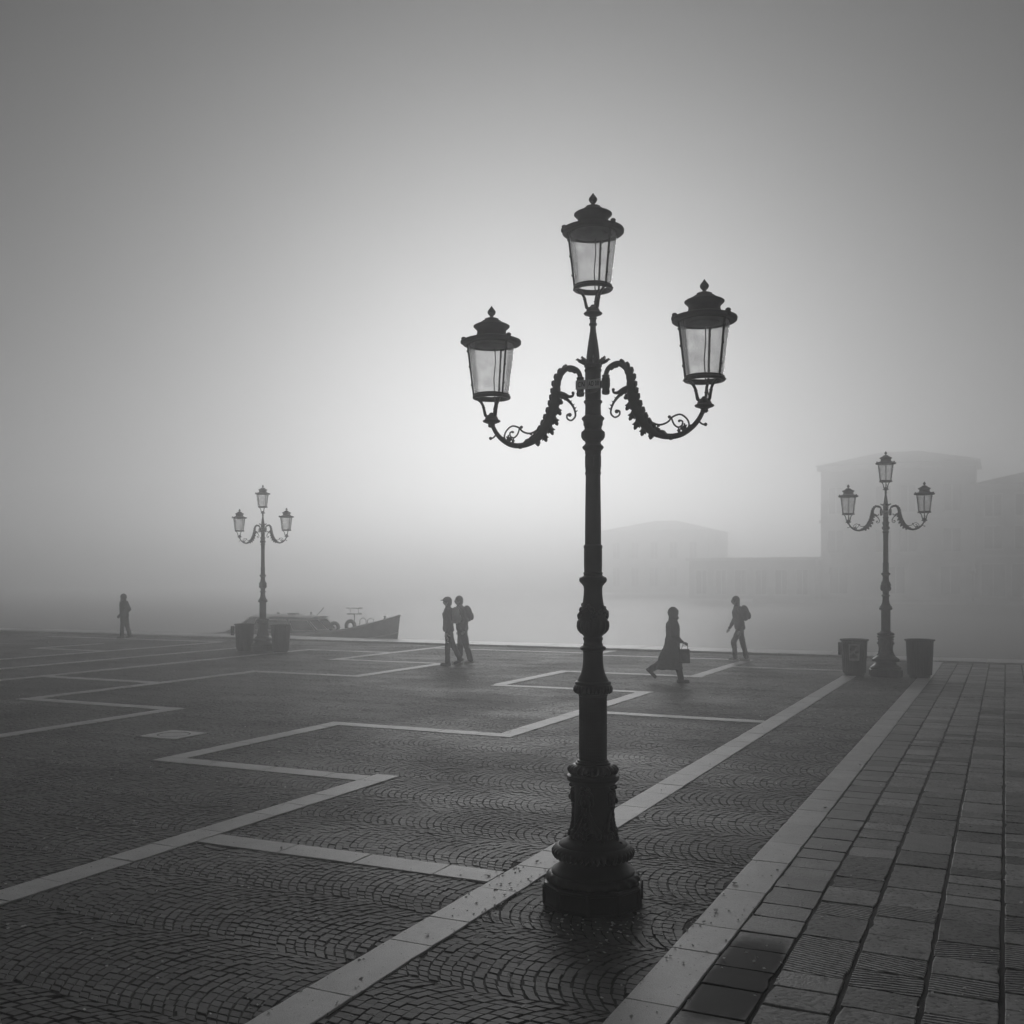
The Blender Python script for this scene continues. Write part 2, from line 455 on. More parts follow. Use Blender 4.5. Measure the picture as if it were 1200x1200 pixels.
# shared unit slab (top slightly eased)
def slab_mesh(name, mat, du, dv, h=.05, e=.006, wear=.0035):
    """eased slab with worn edges, local x = v, local y = u, top at z=0"""
    m = MB()
    hx, hy = dv / 2, du / 2
    c = []
    for (x0, y0, x1, y1) in ((-hx, -hy, hx, -hy), (hx, -hy, hx, hy), (hx, hy, -hx, hy), (-hx, hy, -hx, -hy)):
        L0 = math.hypot(x1 - x0, y1 - y0); nseg = max(2, min(7, int(L0 / .09)))
        for k in range(nseg):
            t = k / nseg; chip = wear * 3.5 if random.random() < .06 else 0
            q = random.gauss(0, wear * .6) - chip
            nx, ny = (y1 - y0) / L0, -(x1 - x0) / L0
            c.append((x0 + (x1 - x0) * t + nx * min(q, wear * .6) - (math.copysign(wear * random.uniform(.3, 1.5), x0) if k == 0 else 0), y0 + (y1 - y0) * t + ny * min(q, wear * .6) - (math.copysign(wear * random.uniform(.3, 1.5), y0) if k == 0 else 0)))
    n = len(c); f = lambda p, d: p * (1 - d / max(abs(p), d * 1.5, .02)) if abs(p) > .02 else p
    top = [(f(x, e), f(y, e), random.gauss(0, .0006)) for x, y in c]
    mid = [(x, y, -e * .9) for x, y in c]
    bot = [(x, y, -h) for x, y in c]
    fs = [tuple(range(n))]
    for k in range(n):
        k2 = (k + 1) % n
        fs += [(n + k, n + k2, k2, k), (2 * n + k, 2 * n + k2, n + k2, n + k)]
    m.add(top + mid + bot, fs)
    return m.mesh(name, mat, 0)

# visible length limit for a ground point (a generous view cone)
def in_view(x, y, margin=2.0):
    return y > 2.6 and abs(x) < .4918 * y + margin

slab_cache = {}
n_slab = 0
for (u0, u1, v0, v1, ax) in bands:
    p, e1 = (u0, u1) if ax == 'u' else (v0, v1)
    while p < e1 - .02:
        L_ = random.choice((.48, .56, .64, .72, .84)) if ax == 'u' else random.choice((.64, .72, .84, .96))
        if e1 - p - L_ < .3: L_ = e1 - p
        q = p + L_
        if ax == 'u': cu, cv, du, dv = (p + q) / 2, (v0 + v1) / 2, L_ - .004, v1 - v0
        else: cu, cv, du, dv = (u0 + u1) / 2, (p + q) / 2, u1 - u0, L_ - .004
        p = q
        pos = W(cu, cv, .004 + random.uniform(-.0015, .0015))
        if not in_view(pos.x, pos.y, 1.5): continue
        key = (round(du, 3), round(dv, 3), random.randrange(4))
        if key not in slab_cache: slab_cache[key] = slab_mesh('white_slab', 'white_slab', du, dv, .05, .004, .0016)
        link('white_slab', slab_cache[key], plaza, pos, RZ)
        n_slab += 1

# ---- cobbles in segmental arcs
R_ARC, BAND_W, STEP = .72, 1.0, .071
NARC = 15
TH = math.asin(BAND_W / 2 / R_ARC)
thetas = np.linspace(-TH, TH, NARC + 1)
Hc = .006
def slot_shape(i, g=.0017, ease=.0035):
    """parallelogram-ish cobble between arc 0 and arc 1, in (s across band, t along band) about its centre"""
    t1, t2 = thetas[i], thetas[i + 1]
    gd = g / R_ARC
    P = lambda th, k: np.array((R_ARC * math.sin(th), -R_ARC * math.cos(th) + k))
    c = np.array([P(t1 + gd, g), P(t2 - gd, g), P(t2 - gd, STEP - g), P(t1 + gd, STEP - g)])
    cen = c.mean(0)
    lo = c - cen
    k = 1 - ease / (.5 * np.abs(lo).max(axis=0).min() + 1e-9) * .5
    return cen, lo, lo * k
slots = [slot_shape(i) for i in range(NARC)]
cells = []
nb0, nb1 = int(-4 / BAND_W), int(U_Q / BAND_W) + 1
for b in range(nb0, nb1 + 1):
    uc = (b + .5) * BAND_W
    off = rng.uniform(0, STEP) + b * .311
    ks = np.arange(int(-46 / STEP), int(0 / STEP))
    dth = rng.uniform(-.3, .3, len(ks)) * (thetas[1] - thetas[0])
    wob = np.cumsum(rng.normal(0, .0025, len(ks))); wob -= np.linspace(wob[0], wob[-1], len(ks)); wob = np.clip(wob, -.03, .03)
    for i in range(NARC):
        cen = slots[i][0]
        tm = .5 * (thetas[i] + thetas[i + 1])
        u = uc + cen[0] + R_ARC * math.cos(tm) * dth
        v = ks * STEP + off + cen[1] + R_ARC * math.sin(tm) * dth + wob
        arr = np.stack([u, v, np.full(len(ks), i)], 1)
        cells.append(arr)
cells = np.concatenate(cells)
xx = cells[:, 0] * SA + cells[:, 1] * CA; yy = cells[:, 0] * CA - cells[:, 1] * SA
keep = (yy > 3.2) & (np.abs(xx) < .4918 * yy + 1.6) & (cells[:, 0] < U_Q - .06) & (cells[:, 1] < -1.70)
for (u0, u1, v0, v1, ax) in bands:
    keep &= ~((cells[:, 0] > u0) & (cells[:, 0] < u1) & (cells[:, 1] > v0) & (cells[:, 1] < v1))
MH = (11.34, -10.72, .36)
keep &= ~((np.abs(cells[:, 0] - MH[0]) < MH[2]) & (np.abs(cells[:, 1] - MH[1]) < MH[2]))
cells = cells[keep]; xx = xx[keep]; yy = yy[keep]
NC = len(cells)
sl = cells[:, 2].astype(int)
wu = .018 * np.sin(cells[:, 1] * 2.1 + cells[:, 0] * .7) + .016 * np.sin(cells[:, 1] * 4.7 - cells[:, 0] * 1.9 + 1.3)
wv = .02 * np.sin(cells[:, 0] * 2.6 + 1.0 + cells[:, 1] * .9) + .015 * np.sin(cells[:, 0] * 6.1 + cells[:, 1] * 2.2)
cells[:, 0] += wu; cells[:, 1] += wv
jit = rng.normal(0, .0022, (NC, 2)); hz = rng.normal(0, .0016, NC).clip(-.005, .004) - .004
rotj = rng.normal(0, .035, NC); scj = rng.uniform(.92, 1.02, (NC, 2)); tilt = rng.normal(0, .014, (NC, 2)); tone = rng.uniform(0, 1, NC)
tilt[:, 0] += .016 * np.sin(cells[:, 0] * 1.7 + cells[:, 1] * 1.1) + .012 * np.sin(cells[:, 0] * 3.9 - cells[:, 1] * 2.3)
tilt[:, 1] += .016 * np.sin(cells[:, 1] * 1.9 - cells[:, 0] * .8 + 2) + .01 * np.sin(cells[:, 1] * 4.3 + cells[:, 0] * 3.1)
# the 300 that show largest in the picture become parts of their own
img_y = CAM_H / yy; img_x = xx / yy
inframe = (np.abs(img_x) < .488) & (img_y < .42)
order = np.argsort(np.where(inframe, yy, 1e9))
single = np.zeros(NC, bool); single[order[:300]] = True
# mass of the rest: one mesh
rest = np.where(~single)[0]
lo = np.array([s[1] for s in slots]); ti = np.array([s[2] for s in slots])
def cob_verts(idx):
    c = np.cos(rotj[idx])[:, None]; s = np.sin(rotj[idx])[:, None]
    def place(loc, zoff):
        a = loc[:, :, 0] * scj[idx][:, :1]; b_ = loc[:, :, 1] * scj[idx][:, 1:]
        a = a + rngc[idx][:, :, 0]; b_ = b_ + rngc[idx][:, :, 1]
        uu = cells[idx, 0][:, None] + jit[idx, :1] + a * c - b_ * s
        vv = cells[idx, 1][:, None] + jit[idx, 1:] + a * s + b_ * c
        z = hz[idx][:, None] + zoff + (a * tilt[idx, :1] + b_ * tilt[idx, 1:]) * (1.0 if zoff == 0 else 0.0)
        return np.stack([uu * SA + vv * CA, uu * CA - vv * SA, z], -1)
    return np.concatenate([place(ti[sl[idx]], 0), place(lo[sl[idx]], -Hc)], 1)
rngc = rng.normal(0, .0022, (NC, 4, 2))
V = cob_verts(rest)
nR = len(rest)
fpat = np.array([[0, 3, 2, 1], [4, 0, 1, 5], [5, 1, 2, 6], [6, 2, 3, 7], [7, 3, 0, 4]])
F = (np.arange(nR)[:, None, None] * 8 + fpat[None]).reshape(-1)
me = bpy.data.meshes.new('cobble_field')
me.vertices.add(nR * 8); me.vertices.foreach_set('co', V.reshape(-1).astype(np.float32))
me.loops.add(len(F)); me.loops.foreach_set('vertex_index', F.astype(np.int32))
me.polygons.add(nR * 5); me.polygons.foreach_set('loop_start', np.arange(0, nR * 20, 4, dtype=np.int32))
me.materials.append(M['cobble'])
at = me.attributes.new('tone', 'FLOAT', 'POINT'); at.data.foreach_set('value', np.repeat(tone[rest], 8).astype(np.float32))
me.update(calc_edges=True); me.validate()
me.shade_flat()
structure(link('cobble_field', me, plaza), 'stuff')
# single cobbles share meshes: one per arc slot and variant
cob_mesh = {}
for q in np.where(single)[0]:
    key = (sl[q], int(tone[q] * 3))
    if key not in cob_mesh:
        m = MB()
        l2, t2 = slots[sl[q]][1], slots[sl[q]][2]
        vs = [(p[1], p[0], 0) for p in t2] + [(p[1], p[0], -Hc) for p in l2]       # local x = v, y = u
        m.add(vs, [(0, 3, 2, 1), (4, 0, 1, 5), (5, 1, 2, 6), (6, 2, 3, 7), (7, 3, 0, 4)][::1])
        mm = m.mesh('cobble', 'cobble', 0)
        a_ = mm.attributes.new('tone', 'FLOAT', 'POINT'); a_.data.foreach_set('value', [random.random()] * 8)
        cob_mesh[key] = mm
    o = link('cobble', cob_mesh[key], plaza, W(cells[q, 0] + jit[q, 0], cells[q, 1] + jit[q, 1], hz[q]), RZ - rotj[q])
    o.scale = (scj[q, 1], scj[q, 0], 1)

# ---- right-hand pavement: rows of trachyte slabs
row_edges = [-1.515, -1.16, -.79, -.395, -.02, .36, .75, 1.13, 1.5, 1.9, 2.3]
stones = []
for ri in range(len(row_edges) - 1):
    v0, v1 = row_edges[ri], row_edges[ri + 1]
    u = 2.2 + random.uniform(0, .3)
    while u < 30.2:
        L_ = random.choice((.24, .28, .3, .34, .38, .45)) if ri else random.choice((.3, .34, .4))
        if ri and random.random() < .12: L_ = .66
        if u + L_ > 30.2: L_ = 30.2 - u
        if L_ > .08: stones.append((u, u + L_, v0, v1, ri))
        u += L_
stones = [s for s in stones if in_view(*W((s[0] + s[1]) / 2, (s[2] + s[3]) / 2).xy, 1.2)]
def stone_dist(s):
    p = W((s[0] + s[1]) / 2, (s[2] + s[3]) / 2)
    return p.y + (100 if abs(p.x) > .52 * p.y else 0)
stones.sort(key=stone_dist)
field = {k: MB() for k in ('smooth', 'pitted', 'damp')}
field_tone = {k: [] for k in field}
for i, (u0, u1, v0, v1, ri) in enumerate(stones):
    gap_v = .005 if ri == 0 else .01
    gv0 = v0 + (.003 if ri == 0 else gap_v)
    gv1 = v1 - gap_v
    du, dv = (u1 - u0) - random.uniform(.006, .012), gv1 - gv0 - random.uniform(0, .01)
    pos = W((u0 + u1) / 2, (gv0 + gv1) / 2, random.uniform(-.005, .001))
    kind = 'damp' if ri == 0 else random.choices(('smooth', 'pitted', 'grooved'), (.12, .5, .38 if pos.y < 9 else .12))[0]
    if i < 290:
        me = slab_mesh('paving_stone', 'paving_' + kind, du, dv, .05, random.uniform(.002, .005))
        o = link('paving_stone', me, pavement, pos, RZ)
        o.rotation_euler = (random.gauss(0, .004), random.gauss(0, .004), RZ + random.gauss(0, .004))
    else:
        kind = kind if kind in field else 'pitted'
        hx, hy, e = dv / 2, du / 2, .004
        loc = [(-hx + e, -hy + e, 0), (hx - e, -hy + e, 0), (hx - e, hy - e, 0), (-hx + e, hy - e, 0), (-hx, -hy, -.04), (hx, -hy, -.04), (hx, hy, -.04), (-hx, hy, -.04)]
        R_ = Matrix.Rotation(RZ, 3, 'Z')
        field[kind].add([R_ @ Vector(p) + pos for p in loc], [(0, 1, 2, 3), (4, 5, 1, 0), (5, 6, 2, 1), (6, 7, 3, 2), (7, 4, 0, 3)])
        field_tone[kind] += [random.random()] * 8
for k, m in field.items():
    if m.v:
        me = m.mesh('paving_field', 'paving_' + k, 0)
        a_ = me.attributes.new('tone', 'FLOAT', 'POINT'); a_.data.foreach_set('value', field_tone[k])
        structure(link('paving_field', me, pavement), 'stuff')

# ---- quay edge: raised kerb stones over the water, water, far bank
quay = MB()
R3 = Matrix.Rotation(RZ, 3, 'Z')
quay.box(W(31.85, -61.5, -.75), (117, 1.5, 1.42), R3)
quay.box(W(30.95, 59.0, -.75), (120, 1.3, 1.42), R3)
quay = structure(quay.build('quay', 'wall_stone', None, 0))
v = -50.0
while v < -3.2:
    L_ = random.uniform(1.1, 1.7)
    link('kerb_stone', slab_mesh('kerb_stone', 'kerb', 1.6, L_ - .008, .2, .012), quay, W(31.84, v + L_ / 2, .055 + random.uniform(-.004, .004)), RZ)
    v += L_
v = -2.9
while v < 9:
    L_ = random.uniform(1.1, 1.6)
    link('kerb_stone', slab_mesh('kerb_stone', 'kerb', 1.4, L_ - .008, .16, .012), quay, W(30.98, v + L_ / 2, .035 + random.uniform(-.003, .003)), RZ)
    v += L_
WATER_Z = -.95
canal = sheet('canal', 31.2, 340, -280, 280, WATER_Z, 'water')
U_FAR = 146.0
KB = 1.4                            # scale of the houses over there
fb = MB(); fb.box(W(U_FAR + 20, 78, -1.1), (220, 40, 1.3), R3)
structure(fb.build('far_bank', 'wall_stone', None, 0))

# manhole cover set in a square stone
mh = thing(empty('manhole_cover', W(MH[0], MH[1], .004), RZ), 'round manhole lid set in a pale square stone among the cobbles', 'manhole')
def frame_with_hole():
    m = MB(); n = 48; s_ = .34; ri = .235
    outer = []
    for k in range(n):
        th = 2 * math.pi * (k + .5) / n
        c, q = math.cos(th), math.sin(th); f_ = s_ / max(abs(c), abs(q))
        outer.append((c * f_, q * f_))
    inner = [(ri * math.cos(2 * math.pi * (k + .5) / n), ri * math.sin(2 * math.pi * (k + .5) / n)) for k in range(n)]
    vs = [(x, y, 0) for x, y in outer] + [(x, y, 0) for x, y in inner] + [(x, y, -.03) for x, y in inner] + [(x, y, -.03) for x, y in outer]
    fs = []
    for k in range(n):
        k2 = (k + 1) % n
        fs += [(k, k2, n + k2, n + k), (n + k, n + k2, 2 * n + k2, 2 * n + k), (3 * n + k, 3 * n + k2, k2, k)]
    m.add(vs, fs); return m
frame_with_hole().build('stone_frame', 'white_slab', mh, 0)
m = MB(); m.lathe([(-.03, .212), (-.006, .212), (0, .206), (0, .01)], 48); m.build('lid', 'white_slab', mh, 30)
m = MB(); m.lathe([(-.028, .2345), (.001, .2345), (.001, .2125), (-.028, .2125)], 48, close=False); m.build('lid_seat', 'iron', mh, 30)

# pale flecks blown over the stones
lit = MB()
for i in range(1300):
    y = 4.4 + 22 * random.random() ** 1.7
    x = random.uniform(-.52, .52) * y
    if random.random() < .3:                                  # more of them round the lamp foot
        th, r_ = random.uniform(0, 6.28), .38 + abs(random.gauss(0, .55)); x, y = .554 + r_ * math.cos(th), 7.12 + r_ * math.sin(th)
    s_ = random.uniform(.005, .011) * (1.7 if random.random() < .05 else 1)
    th = random.uniform(0, 6.28); z = .003 + random.uniform(0, .004)
    R_ = Matrix.Rotation(th, 3, 'Z') @ Matrix.Rotation(random.uniform(-.5, .5), 3, 'X')
    loc = [(-1.3, -.6, 0), (.8, -.9, .15), (1.4, .4, .35), (-.4, .9, .2), (0, 0, -.5)]
    lit.add([R_ @ (Vector(p) * s_) + Vector((x, y, z + s_ * .4)) for p in loc], [(0, 1, 2, 3), (1, 0, 4), (2, 1, 4), (3, 2, 4), (0, 3, 4)])
for (u, v, th, L_) in ((6.62, -.93, 1.0, .17), (6.1, -.62, .9, .2), (7.35, -.42, 2.4, .1), (6.9, -.9, 1.1, .08), (5.6, -.02, .8, .2)):
    p = W(u, v, .006); d = Vector((math.cos(th), -math.sin(th), 0)) * L_ / 2
    lit.tube([p - d, p + Vector((0, .004, .002)), p + d], .0018, 5)
thing(structure(lit.build('pale_litter', 'litter', None, 0), 'stuff'), 'tiny pale flecks and straws strewn over the wet paving', 'litter')

# ------------------------------------------------------------------ STREET LAMP
def make_lamp():
    root = empty('street_lamp')
    IR = 'iron'
    # plinth: ten-sided with framed panels
    m = MB(); n = 10; a0 = rad(-69 - 6)
    def ring(r, z): return [(r * math.cos(a0 + 2 * math.pi * k / n), r * math.sin(a0 + 2 * math.pi * k / n), z) for k in range(n)]
    rings = [ring(.345, 0), ring(.345, .016), ring(.337, .022), ring(.337, .122), ring(.345, .13), ring(.345, .143), ring(.335, .15), ring(.2, .155)]
    m.loft(rings)
    plinth = m.build('plinth', IR, root, 20)
    for k in range(n):                                        # corner pilasters
        th = a0 + 2 * math.pi * k / n
        q = MB(); q.box((.337 * math.cos(th), .337 * math.sin(th), .075), (.022, .03, .13), Matrix.Rotation(th, 3, 'Z'))
        q.build('corner_rib', IR, plinth, 0)
    def leafmod(n_, amp, dz=0.0, rows=None):
        def f_(i, th, r, z):
            c = abs(math.cos(n_ * th / 2))
            k = (rows[i] if rows else 1)
            return r + amp * k * (c - .5), z + dz * k * (c - .5)
        return f_
    # torus with laurel
    m = MB(); prof = [(.15, .29), (.152, .305), (.165, .317), (.185, .318), (.203, .306), (.212, .29), (.214, .26)]
    rr = random.Random(3)
    m.lathe(prof, 160, lambda i, th, r, z: (r + .007 * math.sin(20 * th + i * 1.3) * (1 if 0 < i < 6 else 0), z))
    m.build('laurel_torus', IR, root, 60)
    # stepped cove
    m = MB(); m.lathe([(.205, .284), (.222, .284), (.23, .278), (.235, .268), (.25, .245), (.275, .222), (.3, .208), (.325, .204), (.34, .205)], 72)
    m.build('cove', IR, root, 30)
    # scalloped leaf skirt
    m = MB(); prof = [(.33, .20), (.322, .235), (.326, .255), (.345, .272), (.365, .278), (.385, .262), (.398, .243), (.402, .225)]
    m.lathe(prof, 288, leafmod(40, .019, -.02, [0, 1, 1.3, 1.0, .7, .4, .1, 0]))
    m.build('leaf_skirt', IR, root, 70)
    # bell pedestal and drum
    m = MB(); m.lathe([(.396, .238), (.405, .232), (.415, .222), (.43, .19), (.45, .163), (.48, .143), (.52, .132), (.57, .1275), (.65, .1265), (.78, .1265), (.8, .13), (.812, .14), (.82, .155)], 72)
    drum = m.build('pedestal', IR, root, 40)
    # masks, swags and pendants on the drum, four of each
    def on_drum(th, z, r): return Vector((r * math.cos(th), r * math.sin(th), z))
    for k in range(4):
        th = rad(-90 + 90 * k); R_ = Matrix.Rotation(th, 3, 'Z')
        q = MB(); r0 = .128
        P = lambda dx, dy, dz: R_ @ Vector((r0 + dx, dy, dz))
        q.ell(P(.006, 0, .715), (.034, .038, .054), R_)                     # face
        q.ell(P(.042, 0, .708), (.011, .01, .02), R_)                     # nose
        for sy in (-1, 1):
            q.ell(P(.026, sy * .014, .73), (.008, .011, .007), R_)          # brow
            q.ell(P(.022, sy * .016, .7), (.008, .01, .01), R_)             # cheek
            q.ell(P(.008, sy * .04, .74), (.016, .016, .03), R_)            # mane locks
            q.ell(P(.006, sy * .046, .705), (.013, .013, .028), R_)
            q.ell(P(.012, sy * .025, .765), (.016, .018, .016), R_)
            q.ell(P(.012, sy * .018, .66), (.012, .01, .024), R_)           # beard
        q.ell(P(.014, 0, .772), (.018, .02, .018), R_)
        q.ell(P(.018, 0, .678), (.01, .014, .008), R_)
        q.ell(P(.012, 0, .645), (.012, .012, .026), R_)
        # volute block above
        for sy in (-1, 1): q.ell(P(.02, sy * .022, .795), (.02, .016, .016), R_)
        q.build('lion_mask', IR, drum, 60)
        q = MB()
        for s_ in (-1, 1):                                                  # ropes to the corner clusters
            pts, rs = [], []
            for j in range(13):
                t = j / 12
                a_ = th + s_ * rad(6 + 36 * t); z = .66 - .17 * t - .02 * math.sin(math.pi * t)
                r_ = (.1285 if z > .56 else .1285 + (.56 - z) * .22) + .008
                pts.append(on_drum(a_, z, r_)); rs.append(.008 + .009 * t + .003 * (j % 2))
            q.tube(pts, rs, 8)
        q.build('swag', IR, drum, 60)
        q = MB(); rl = random.Random(11)
        for j in range(16):                                                 # leaf cluster on the corner
            a_ = th + rad(45) + rl.gauss(0, .12); z = .478 + rl.gauss(0, .022); r_ = .15 + rl.uniform(0, .018)
            q.ell(on_drum(a_, z, r_), (.011, .017, .022), Matrix.Rotation(a_, 3, 'Z') @ Matrix.Rotation(rl.uniform(-.9, .9), 3, 'X'), 8, 6)
        q.ell(on_drum(th + rad(45), .435, .168), (.01, .012, .026), None, 8, 6)
        q.build('fruit_cluster', IR, drum, 60)
        q = MB()
        for (dy, dz, rx, ang) in ((0, .585, .017, 0), (0, .545, .02, 0), (-.016, .52, .018, .6), (.016, .52, .018, -.6), (-.036, .49, .02, 1.1), (.036, .49, .02, -1.1), (0, .495, .022, 0), (-.03, .468, .018, .8), (.03, .468, .018, -.8), (0, .45, .018, 0), (0, .42, .013, 0)):
            z = dz; r_ = (.1275 if z > .56 else .1285 + (.56 - z) * .3 + max(0, .47 - z) * .5) + .004
            a_ = th + dy / r_
            q.ell(on_drum(a_, z, r_), (.014, rx * .7, rx * 1.25), Matrix.Rotation(a_, 3, 'Z') @ Matrix.Rotation(ang, 3, 'X'), 8, 6)
        q.build('palmette', IR, drum, 60)
    # rings over the drum
    m = MB(); m.lathe([(.815, .15), (.83, .165), (.842, .178), (.857, .181), (.87, .175), (.876, .155), (.88, .149), (.893, .147), (.897, .13)], 72)
    m.build('ring_moulding', IR, root, 35)
    m = MB(); prof = [(.893, .135), (.895, .15), (.905, .163), (.92, .168), (.935, .158), (.945, .135), (.948, .12)]
    def lf(i, th, r, z):
        k = [0, 1, 1, 1, .6, .2, 0][i]
        return r + k * (.01 * abs(math.cos(8 * th)) + .008 * math.cos(24 * th) - .004), z - k * .012 * abs(math.cos(8 * th))
    m.lathe(prof, 288, lf); m.build('leaf_collar', IR, root, 70)
    m = MB(); m.lathe([(.944, .118), (.95, .121), (.958, .118), (.962, .108), (.972, .106), (.978, .097)], 64); m.build('neck_ring', IR, root, 35)
    # lower shaft, cast with a scale pattern
    prof = [(.975 + .438 * j / 72, .0945) for j in range(73)]
    m = MB(); m.lathe(prof, 168, lambda i, th, r, z: (r + .0022 * math.sin(21 * th + z * 150) * math.sin(21 * th - z * 150), z))
    m.build('patterned_shaft', IR, root, 60)
    m = MB(); m.lathe([(1.408, .096), (1.413, .101), (1.42, .101), (1.425, .096), (1.43, .1), (1.435, .11)], 64); m.build('shaft_ring', IR, root, 35)
    m = MB(); prof = [(1.43, .1), (1.436, .115), (1.45, .127), (1.468, .131), (1.483, .125), (1.49, .11)]
    m.lathe(prof, 256, leafmod(28, .014, -.014, [0, 1, 1, .7, .3, 0])); m.build('leaf_ring', IR, root, 70)
    # waisted bell
    m = MB(); m.lathe([(1.485, .118), (1.492, .123), (1.506, .123), (1.51, .116), (1.514, .108), (1.53, .1), (1.56, .084), (1.6, .0735), (1.65, .068), (1.7, .067), (1.718, .07), (1.724, .083), (1.732, .089), (1.742, .088), (1.75, .078), (1.755, .068), (1.765, .067), (1.775, .062), (1.79, .064), (1.797, .068), (1.808, .068), (1.815, .062)], 64)
    m.build('waisted_bell', IR, root, 35)
    # vase knop with fruit and leaves
    m = MB(); m.lathe([(1.812, .06), (1.822, .066), (1.84, .087), (1.862, .102), (1.885, .1065), (1.91, .104), (1.94, .096), (1.97, .087), (2.0, .08), (2.03, .0735), (2.06, .069), (2.1, .0645), (2.14, .063), (2.16, .066), (2.175, .078), (2.19, .092), (2.205, .0955), (2.22, .09), (2.228, .072), (2.235, .063), (2.243, .066), (2.252, .066), (2.258, .06)], 64)
    vase = m.build('vase_knop', IR, root, 40)
    q = MB(); rl = random.Random(5)
    for j in range(64):
        a_ = 2 * math.pi * j / 64; z = 1.992 + .02 * math.cos(4 * a_) + rl.gauss(0, .009); r_ = .081 + (1.99 - z) * .3 + .005
        q.ell((r_ * math.cos(a_), r_ * math.sin(a_), z), (.012, .011, .014), Matrix.Rotation(a_, 3, 'Z'), 8, 6)
    for k in range(4):
        for j in range(8):
            a_ = math.pi / 2 * k + rad(20) + rl.gauss(0, .14); z = 1.955 + rl.gauss(0, .012)
            q.ell((.099 * math.cos(a_), .099 * math.sin(a_), z), (.011, .012, .013), None, 8, 6)
    q.build('fruit_garland', IR, vase, 60)
    q = MB(); prof = [(1.835, .083), (1.86, .103), (1.885, .1095), (1.905, .107), (1.915, .1)]
    q.lathe(prof, 192, lambda i, th, r, z: (r + .003 * math.cos(16 * th) * (1 if i < 4 else 0), z + (.012 * abs(math.cos(8 * th)) if i > 2 else 0)), close=False)
    q.build('acanthus_cup', IR, vase, 60)
    # collar and upper shaft
    m = MB(); m.lathe([(2.256, .06), (2.27, .061), (2.3, .061), (2.4, .061), (2.412, .061), (2.42, .0635), (2.435, .0645), (2.44, .061), (2.444, .056)], 64, lambda i, th, r, z: (r + (.0015 * abs(math.cos(6 * th)) if i in (2, 3) else 0), z))
    m.build('collar', IR, root, 35)
    m = MB(); m.lathe([(2.44, .0555), (2.6, .0545), (2.8, .052), (2.925, .0505)], 48); m.build('upper_shaft', IR, root, 35)
    m = MB(); m.lathe([(2.92, .0525), (2.928, .0545), (2.938, .0545), (2.944, .0515), (2.955, .0525), (2.965, .0535), (3.05, .0535), (3.06, .0525), (3.066, .0545), (3.085, .056), (3.095, .066), (3.105, .073), (3.115, .071), (3.125, .06), (3.137, .052), (3.15, .056), (3.16, .07), (3.178, .0805), (3.195, .082), (3.213, .08), (3.225, .066), (3.235, .058), (3.25, .06), (3.262, .066), (3.275, .066), (3.29, .068), (3.3, .077), (3.31, .077), (3.32, .066), (3.33, .055), (3.36, .054), (3.39, .053), (3.405, .055), (3.415, .063), (3.425, .063), (3.433, .054)], 56)
    m.build('capital', IR, root, 35)
    q = MB()
    for k in range(8):
        th = 2 * math.pi * k / 8
        pts = [(.0535 * math.cos(th + d), .0535 * math.sin(th + d), z) for d, z in ((-.33, 2.975), (-.33, 3.04), (-.15, 3.052), (0, 3.038), (.15, 3.052), (.33, 3.04))]
        q.tube(pts, .0022, 5)
    q.build('tongue_relief', IR, root, 60)
    m = MB(); m.lathe([(3.43, .0525), (3.46, .0525), (3.62, .052), (3.63, .058), (3.638, .0595), (3.645, .055), (3.652, .054), (3.66, .0605), (3.668, .061), (3.676, .055), (3.69, .051), (3.7, .05)], 72, lambda i, th, r, z: (r + (.0018 * abs(math.cos(8 * th)) if i in (1, 2) else 0), z))
    m.build('bracket_drum', IR, root, 35)
    # crown of leaves
    crown = None
    for k in range(8):
        th = 2 * math.pi * (k + .5) / 8; R_ = Matrix.Rotation(th, 3, 'Z')
        q = MB()
        pts = [Vector((.04, 0, 3.685)), Vector((.07, 0, 3.69)), Vector((.092, 0, 3.7)), Vector((.108, 0, 3.712)), Vector((.118, 0, 3.706))]
        q.tube([R_ @ p for p in pts], [.012, .013, .012, .008, .003], 8, flat=.45)
        for s_ in (-1, 1):
            q.tube([R_ @ Vector((.075, 0, 3.692)), R_ @ Vector((.09, s_ * .014, 3.698)), R_ @ Vector((.1, s_ * .02, 3.705))], [.007, .006, .002], 6, flat=.5)
        q.build('crown_leaf', IR, root, 60)
    m = MB(); m.lathe([(3.69, .05), (3.71, .046), (3.73, .045), (3.76, .042), (3.8, .0365), (3.835, .0318), (3.87, .026), (3.9, .0215), (3.92, .0195), (3.938, .0195), (3.942, .026), (3.95, .0275), (3.957, .025), (3.962, .0205), (3.985, .022), (3.992, .028)], 40)
    m.build('spindle', IR, root, 35)
    # sign plates
    for (x0, x1, txt, ts) in ((-.1, -.0165, 'CN', .042), (-.0135, .077, 'AD 08', .04)):
        q = MB(); cx = (x0 + x1) / 2; q.box((cx, -.068, 3.53), (x1 - x0, .004, .062))
        pl = q.build('number_plate', 'white_paint', root, 0)
        zc = 3.53
        cu = bpy.data.curves.new('t', 'FONT'); cu.body = txt; cu.size = ts; cu.align_x = 'CENTER'; cu.align_y = 'CENTER'; cu.extrude = .0006; cu.offset = 0.0; cu.space_character = 1.22; cu.space_word = .55
        to = bpy.data.objects.new('t', cu); COL.objects.link(to)
        bpy.context.view_layer.update()
        tm = bpy.data.meshes.new_from_object(to.evaluated_get(bpy.context.evaluated_depsgraph_get()))
        bpy.data.objects.remove(to)
        sx = .78 if txt == 'CN' else .62
        tm.transform(Matrix.Translation((cx, -.071, zc)) @ Matrix.Rotation(math.pi / 2, 4, 'X') @ Matrix.Diagonal((sx, 1.15, 1, 1)))
